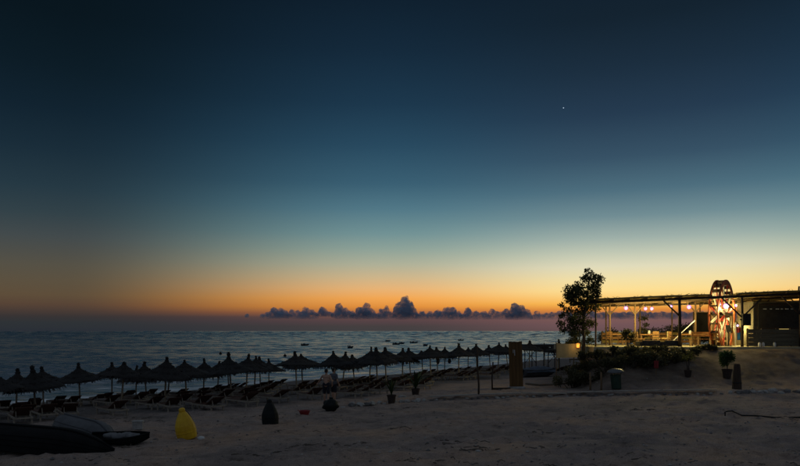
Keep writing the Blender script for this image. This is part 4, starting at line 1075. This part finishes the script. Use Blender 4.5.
# ------------------------------------------------------------------ things along the sand at the terrace foot
# tall plank column
p = hit(516.5, 390.5); t = thing('plank_column', 'tall orange-brown plank column standing alone on the sand', 'column', (p.x, p.y, gz(p.x, p.y)), R(-8)); t.rotation_euler[1] = R(-1.6)
hc = 47/F*p.y
for k in range(4): MB().box((-.30+.2*k,-.0-.012*(k%2),hc/2-.05), (.185,.10,hc+.1-.03*(k%3))).build('plank', M['column_plank'], t)
MB().box((0,.10,hc/2), (.74,.10,hc-.06)).build('backing', M['wood'], t)
for k, (dx, z_, h_) in enumerate(((-.13,hc-.58,.20),(-.05,hc-.66,.34))): MB().box((dx,-.07,z_), (.03,.012,h_)).build('paint_stroke', M['white_plastic'], t)
MB().box((0,.02,.05), (.95,.42,.12)).build('footing', M['stone'], t)
# crooked posts and plank
p = hit(478.5, 398); d = p.y; t0 = at(477.2, 346, d)
tag(MB().tube([(p.x, d, p.z-.2), at(478.8,385,d), at(477.6,368,d), (t0.x,t0.y,t0.z)], [.055,.05,.045,.035], 8).build('crooked_post', M['wood_dark'], None, None, True), 'tall crooked dark post standing in the sand', 'post')
p = hit(492.5, 392); d = p.y
tag(MB().tube([(p.x, d, p.z-.2), at(492,378,d), at(493,362,d)], [.05,.045,.04], 8).build('short_post', M['wood_dark'], None, None, True), 'shorter dark post beside the plank column', 'post')
a = hit(493, 391.5); c_ = hit(510.5, 391.2)
tag(bevel(MB().bar(a+Vector((0,0,.16)), c_+Vector((0,0,.16)), .22, .12).build('sill_beam', M['wood_dark'])), 'low dark beam between short post and plank column', 'beam')
for px, py, tp, lb in ((590,393,372.5,'rough wooden stake nearer the plank column'),(601,393,372,'rough wooden stake beside the litter bin')):
    p = hit(px, py); d = p.y
    tag(MB().tube([(p.x, d, p.z-.2), at(px+.4,(py+tp)/2,d), at(px,tp,d)], [.055,.05,.04], 7).build('stake', M['wood'], None, None, True), lb, 'stake')
# litter bin
p = hit(616.5, 392); t = thing('litter_bin', 'dark green litter bin with pale domed lid', 'bin', (p.x, p.y, gz(p.x, p.y)))
t.rotation_euler = (0, R(-4), 0)
MB().lathe([(.23,0),(.25,.03),(.27,.70),(.285,.72),(.285,.76)], 20).build('body', M['green_plastic'], t, None, False)
MB().lathe([(.44,.86),(.45,.88),(.40,.97),(.28,1.04),(.12,1.08),(.02,1.09)], 22).build('lid', M['steel'], t, None, True)
for k in range(3):
    a = 2.1*k; MB().tube([(.26*math.cos(a),.26*math.sin(a),.7),(.33*math.cos(a),.33*math.sin(a),.9)], .018, 6).build('lid_strut', M['green_plastic'], t)
# potted plants
def pot(px, py, s, label, kind, H):
    p = hit(px, py); t = thing('potted_plant', label, 'plant', (p.x, p.y, gz(p.x, p.y))); rc = random.Random(int(px))
    MB().lathe([(.19*s,0),(.25*s,.42*s),(.28*s,.43*s),(.28*s,.5*s),(.25*s,.5*s),(.24*s,.46*s)], 18).build('pot', M['pot'], t, None, False)
    MB().lathe([(.238*s,.452*s),(.235*s,.465*s),(.02,.47*s)], 14).build('soil', M['soil'], t)
    if kind == 'ball':
        MB().tube([(0,0,.4*s),(.02,0,.7*s),(0,0,H-.7)], .03, 7).build('stem', M['bark'], t)
        cl = [(rc.uniform(-.22,.22), rc.uniform(-.2,.2), H-.5+rc.uniform(-.34,.26), rc.uniform(.18,.28)) for _ in range(14)]
        link('foliage', leaf_cloud(cl, 1700, .10, 5, 'foliage', M['leaf_green']), t)
    elif kind == 'straggly':
        b = MB(); cl = []
        for k in range(7):
            tip = Vector((rc.uniform(-.3,.3), rc.uniform(-.3,.3), H*rc.uniform(.7,1))); b.tube([(rc.uniform(-.08,.08),0,.45*s), Vector((tip.x*.4,tip.y*.4,H*.6)), tip], [.016,.012,.006], 5); cl.append((*tip, .16))
        b.build('stems', M['bark'], t); link('foliage', leaf_cloud(cl, 180, .11, 6, 'foliage', M['leaf_yellow']), t)
    else:
        for k in range(22 if kind == 'spiky' else 15):
            a = rc.uniform(0, 6.28); l = H*rc.uniform(.75,1.1); o_ = rc.uniform(.25,.75)*l*(.6 if kind == 'spiky' else 1.25); pts = []; n_ = 6; vs_ = []; fs = []
            dv = Vector((math.cos(a), math.sin(a), 0)); sd = Vector((-math.sin(a), math.cos(a), 0))
            for q in range(n_+1):
                u = q/n_; c0 = dv*(o_*u**1.6)+Vector((0,0,.45*s+(l-.45*s)*(u-.28*(o_/l)*u**3))); w = (.05 if kind == 'spiky' else .075)*(1-u**2)*(.5+u if u < .5 else 1)+.003
                vs_ += [c0-sd*w, c0+sd*w+Vector((0,0,.004)), c0-Vector((0,0,.012))]
            for q in range(n_):
                for j in range(3): fs.append((q*3+j, q*3+(j+1)%3, (q+1)*3+(j+1)%3, (q+1)*3+j))
            MB().add(vs_, fs).build('leaf', M['leaf_yellow' if k % 3 == 0 else 'leaf_green'], t)
    return t
pot(727, 381.5, 1.0, 'round clipped green bush in a dark pot below the terrace', 'ball', 1.55)
pot(688, 379.5, .75, 'straggly potted plant in a small dark pot below the bank', 'straggly', 1.3)
pot(391.5, 403.5, .85, 'potted plant with spiky yellow-green leaves at the edging end', 'spiky', 1.25)
pot(415.5, 398.5, .85, 'potted agave with long curling leaves above the edging', 'curl', 1.55)
# timber bollard
p = hit(737, 392.5); t = thing('bollard', 'thick tapering weathered timber bollard behind the edging', 'bollard', (p.x, p.y, gz(p.x, p.y)))
MB().lathe([(.235,-.1),(.225,.25),(.19,.7),(.165,1.1),(.15,1.24),(.11,1.29)], 9, jit=.06).build('stump', M['wood_dark'], t)
MB().lathe([(.228,.30),(.232,.32),(.222,.36)], 12).build('wire_band', M['cable'], t)
# red towel stake
p = hit(656, 377); t = thing('towel_stake', 'faded red towel draped on a stake below the bank', 'stake', (p.x, p.y, gz(p.x, p.y)))
MB().tube([(0,0,-.1),(0.02,0,.85)], .025, 7).build('stake', M['wood'], t)
b = MB()
for k in range(5): b.box((-.10+.05*k, -.04-.02*(k%2), .55-.03*(k%2)), (.05,.03,.40))
b.build('towel', M['red_plastic'], t)
# cream canvas windbreak with lantern
a = at(557, 350, 44); t = thing('canvas_screen', 'cream canvas screen stretched between two poles below the tree', 'screen', (X_(568.5,43.2), 43.2, gz(X_(568.5,43.2), 43.2)))
zb = CZ-(358-331)/F*43.2-t.location.z; zt2 = CZ-(343-331)/F*43.2-t.location.z; wv = []; fs = []; n_ = 9
for k in range(n_):
    u = k/(n_-1); x = -.74+1.48*u; sag = .05*math.sin(u*math.pi)
    for z_ in (zt2-sag, zb+.06*u):
        for th in (0,.01): wv.append((x, .03*math.sin(u*9)+th, z_))
for k in range(n_-1):
    q = k*4; fs += [(q,q+4,q+6,q+2),(q+1,q+3,q+7,q+5),(q,q+1,q+5,q+4),(q+2,q+6,q+7,q+3)]
fs += [(0,2,3,1),((n_-1)*4,(n_-1)*4+1,(n_-1)*4+3,(n_-1)*4+2)]
MB().add(wv, fs).build('canvas', M['cream'], t)
for sx in (-.76,.76): MB().tube([(sx,.02,-.3),(sx,.02,zt2+.06)], .03, 7).build('pole', M['wood'], t)
p = at(578, 345.5, 43.0); t = thing('lantern', 'small glowing orange lantern at the canvas screen corner', 'lantern', p)
MB().lathe([(.07,-.14),(.11,-.08),(.11,.10),(.06,.15)], 12).build('glow', M['lantern_glow'], t, None, True); MB().lathe([(.08,.151),(.02,.22)], 10).build('cap', M['cable'], t); MB().lathe([(.02,-.17),(.09,-.141)], 10).build('base', M['cable'], t)
L = bpy.data.lights.new('lantern_light', 'POINT'); L.energy = 3.5; L.color = (1,.66,.25); L.shadow_soft_size = .1
lo = bpy.data.objects.new('lantern_light', L); COL.objects.link(lo); lo.parent = t; lo.location = (-.1,-.28,-.05)
# reed shelter on the beach with crossed braces
d = 72; xa, xb = X_(522, d), X_(558, d); xm = (xa+xb)/2; z0 = gz(xm, d); zr = CZ-(345.5-331)/F*d
t = thing('reed_shelter', 'flat-roofed reed shelter with crossed timber braces on the beach', 'shelter', (xm, d, z0)); wS = xb-xa; hS = zr-z0
b = MB(); b.box((0,0,hS), (wS+.3,2.6,.24), taper=.9)
for _ in range(160):
    x = rnd.uniform(-wS/2-.25, wS/2+.25); b.tube([(x,-1.28,hS-.1),(x+rnd.uniform(-.05,.05),-1.36,hS-.2-rnd.uniform(.05,.25))], [.03,.01], 4)
b.build('reed_roof', M['thatch'], t)
for x in (-wS/2+.1, -wS/6, wS/6, wS/2-.1):
    for y in (-1.1, 1.1): MB().tube([(x,y,-.2),(x,y,hS-.1)], .05, 7).build('post', M['wood_dark'], t)
for k in range(3):
    x0 = (-wS/2+.1, -wS/6, wS/6)[k]; x1 = (-wS/6, wS/6, wS/2-.1)[k]
    if k == 1: continue
    for (za, zb_) in ((.75,hS-.35),(hS-.35,.75)): MB().bar((x0,-1.12-.03*(za > 1),za), (x1,-1.12-.03*(za > 1),zb_), .06, .05).build('cross_brace', M['wood_dark'], t)
# tarp-covered boat and heap near the shelter
p = hit(541, 377); t = rowboat('covered_boat', 'dinghy hull under the blue-grey tarp near the plank column', (p.x, p.y+.6, gz(p.x, p.y+.6)+.0), (0,0,R(12)), 2.9, 1.25, .55, 'hull_grey', False)
b = MB(); n_ = 16; vs_ = []; fs = []
for i in range(n_):
    for j in range(9):
        u = i/(n_-1)-.5; v = j/8-.5
        z = .80-.9*u*u-.75*abs(v)**1.7*2+.04*math.sin(i*1.9+j)+.03*math.sin(j*2.7); vs_.append((u*2.6, v*1.5, max(z, .34)+.0))
for i in range(n_-1):
    for j in range(8): fs.append((i*9+j, (i+1)*9+j, (i+1)*9+j+1, i*9+j+1))
o = b.add(vs_, fs).build('tarpaulin', M['bluetarp'], None, (p.x, p.y+.6, gz(p.x, p.y+.6)+.06), True); o.rotation_euler[2] = R(12)
o.modifiers.new('thick', 'SOLIDIFY').thickness = .02; tag(o, 'blue-grey tarpaulin draped over the covered dinghy', 'tarpaulin')
# drooping rope edging from the column toward the bank
pts = [hit(px, py)+Vector((0,0,.07)) for px, py in ((526,384.5),(540,386),(555,385.5),(570,383.5),(585,380.5),(600,378),(615,377),(632,377.5),(650,378))]
tag(MB().tube(pts, .06, 7).build('mooring_rope', M['rope'], None, None, True), 'thick dark rope laid in a curve toward the terrace bank', 'rope')
# hose in the right foreground with stub stake
p = hit(725, 416); pts = [Vector((p.x, p.y, gz(p.x,p.y)-.1)), Vector((p.x, p.y, gz(p.x,p.y)+.16)), Vector((p.x+.1, p.y, gz(p.x,p.y)+.19))]
for px, py in ((732,414.5),(742,416.2),(756,417.4),(775,417.6),(800,417.4),(830,416)):
    q = hit(px, py); pts.append(Vector((q.x, q.y, gz(q.x, q.y)+.04)))
tag(MB().tube(pts, .028, 7).build('garden_hose', M['cable'], None, None, True), 'black hose running over the sand from a short riser', 'hose')

# ------------------------------------------------------------------ stone edging
SM = []
for k in range(7):
    b = MB().ico((0,0,0), 1, 2, (1,.8,.62), .55, k*5+2); SM.append((b.mesh('stone', M['stone' if k % 3 else 'stone_dark'], False)))
ed = thing('stone_edging', 'long row of rough pale stones edging the raised sand', 'edging', (EDGE[2][0], EDGE[2][1], gz(*EDGE[2])))
seg = np.diff(EDGE, axis=0); cl_ = np.concatenate([[0], np.cumsum(np.hypot(seg[:,0], seg[:,1]))]); s_ = 0.0
while s_ < cl_[-1]:
    x = float(np.interp(s_, cl_, EDGE[:,0])); y = float(np.interp(s_, cl_, EDGE[:,1])); big = 1.25 if x > 16 else 1.0
    r = rnd.uniform(.11,.20)*big if x > 16 or x < 1.5 else rnd.uniform(.09,.13)
    o = link('stone', SM[rnd.randrange(7)], ed, Vector((x, y+rnd.uniform(-.06,.06), gz(x, y-.3)+r*.35))-ed.location)
    o.scale = (r*rnd.uniform(.9,1.4), r, r*rnd.uniform(.8,1.1)); o.rotation_euler = (rnd.uniform(-.3,.3), rnd.uniform(-.3,.3), rnd.uniform(0,6.28))
    s_ += r*(rnd.uniform(1.7,2.8) if x > 16 or x < 1.5 else rnd.uniform(2.2,4.6))
# thin weathered planks laid along the top of the stones
s_ = 4.5
while s_ < cl_[-1]-9:
    ln = rnd.uniform(1.8, 2.8); q = []
    for w_ in (s_, s_+ln):
        x = float(np.interp(w_, cl_, EDGE[:,0])); y = float(np.interp(w_, cl_, EDGE[:,1])); q.append(Vector((x, y+.06, gz(x, y-.3)+.225+rnd.uniform(-.006,.006)))-ed.location)
    bevel(MB().bar(q[0], q[1], .24, .05).build('plank', M['plank_pale'], ed), .012)
    s_ += ln+rnd.uniform(.01, .12)
# loose rocks on the left continuation
for i, (px, py, r, lb) in enumerate(((402,401,.16,'pale rock beside the spiky potted plant'),(352,404,.12,'small pale rock at the edge of the loungers'),(366,401,.10,'small pale rock between loungers and edging'),(343,408,.09,'small pale rock near the black sack'),(97,451,.08,'small pale rock near the low dinghy'))):
    p = hit(px, py); o = link('rock', SM[1+i % 2], None, (p.x, p.y, gz(p.x, p.y)+r*.3)); o.scale = (r*1.3, r, r); tag(o, lb, 'rock')

# dry seaweed and twigs washed over the foreground sand
r = np.random.RandomState(19); b = MB()
for _ in range(40):
    y0 = 14.5+17*r.rand()**1.3; x0 = r.uniform(-.55,.62)*y0
    if shore(x0, y0) < 22: continue
    for k in range(r.randint(3, 14)):
        x = x0+r.normal(0, .5); y = y0+r.normal(0, .16); l = r.uniform(.08,.32); a = r.normal(0, .7); w = r.uniform(.006,.016)
        z = gz(x, y)+.012; dx, dy = math.cos(a)*l, math.sin(a)*l
        b.tube([(x, y, z), (x+dx*.5+r.normal(0,.02), y+dy*.5+r.normal(0,.02), z+r.uniform(0,.03)), (x+dx, y+dy, gz(x+dx, y+dy)+.01)], [w, w, w*.5], 4)
tag(b.build('seaweed_wrack', M['wrack']), 'dry seaweed strands and twigs strewn over the foreground sand', 'seaweed', None, 'stuff')
# pebbles and grit on the foreground sand
r = np.random.RandomState(9); b = MB(); oct_v = np.array([(1,0,0),(-1,0,0),(0,1,0),(0,-1,0),(0,0,1),(0,0,-1)], float); oct_f = [(0,2,4),(2,1,4),(1,3,4),(3,0,4),(2,0,5),(1,2,5),(3,1,5),(0,3,5)]
for k in range(5200):
    y = 14+26*r.rand()**1.6; x = r.uniform(-.64,.66)*y
    if shore(x, y) < 12: continue
    rad = .012+.035*r.rand()**4+(.03 if r.rand() < .02 else 0)
    vv = oct_v*rad*r.uniform(.6,1.3,(6,1))*np.array([1.2,1,.6]); a = r.uniform(0,6.28); ca, sa = math.cos(a), math.sin(a)
    z = gz(x, y); b.mi = 0 if r.rand() < .25 else 1
    b.add([(x+v[0]*ca-v[1]*sa, y+v[0]*sa+v[1]*ca, z+v[2]+rad*.2) for v in vv], oct_f)
pb = b.build('pebbles', [M['stone'], M['stone_dark']]); tag(pb, 'scattered pebbles and grit over the foreground sand', 'pebbles', None, 'stuff')
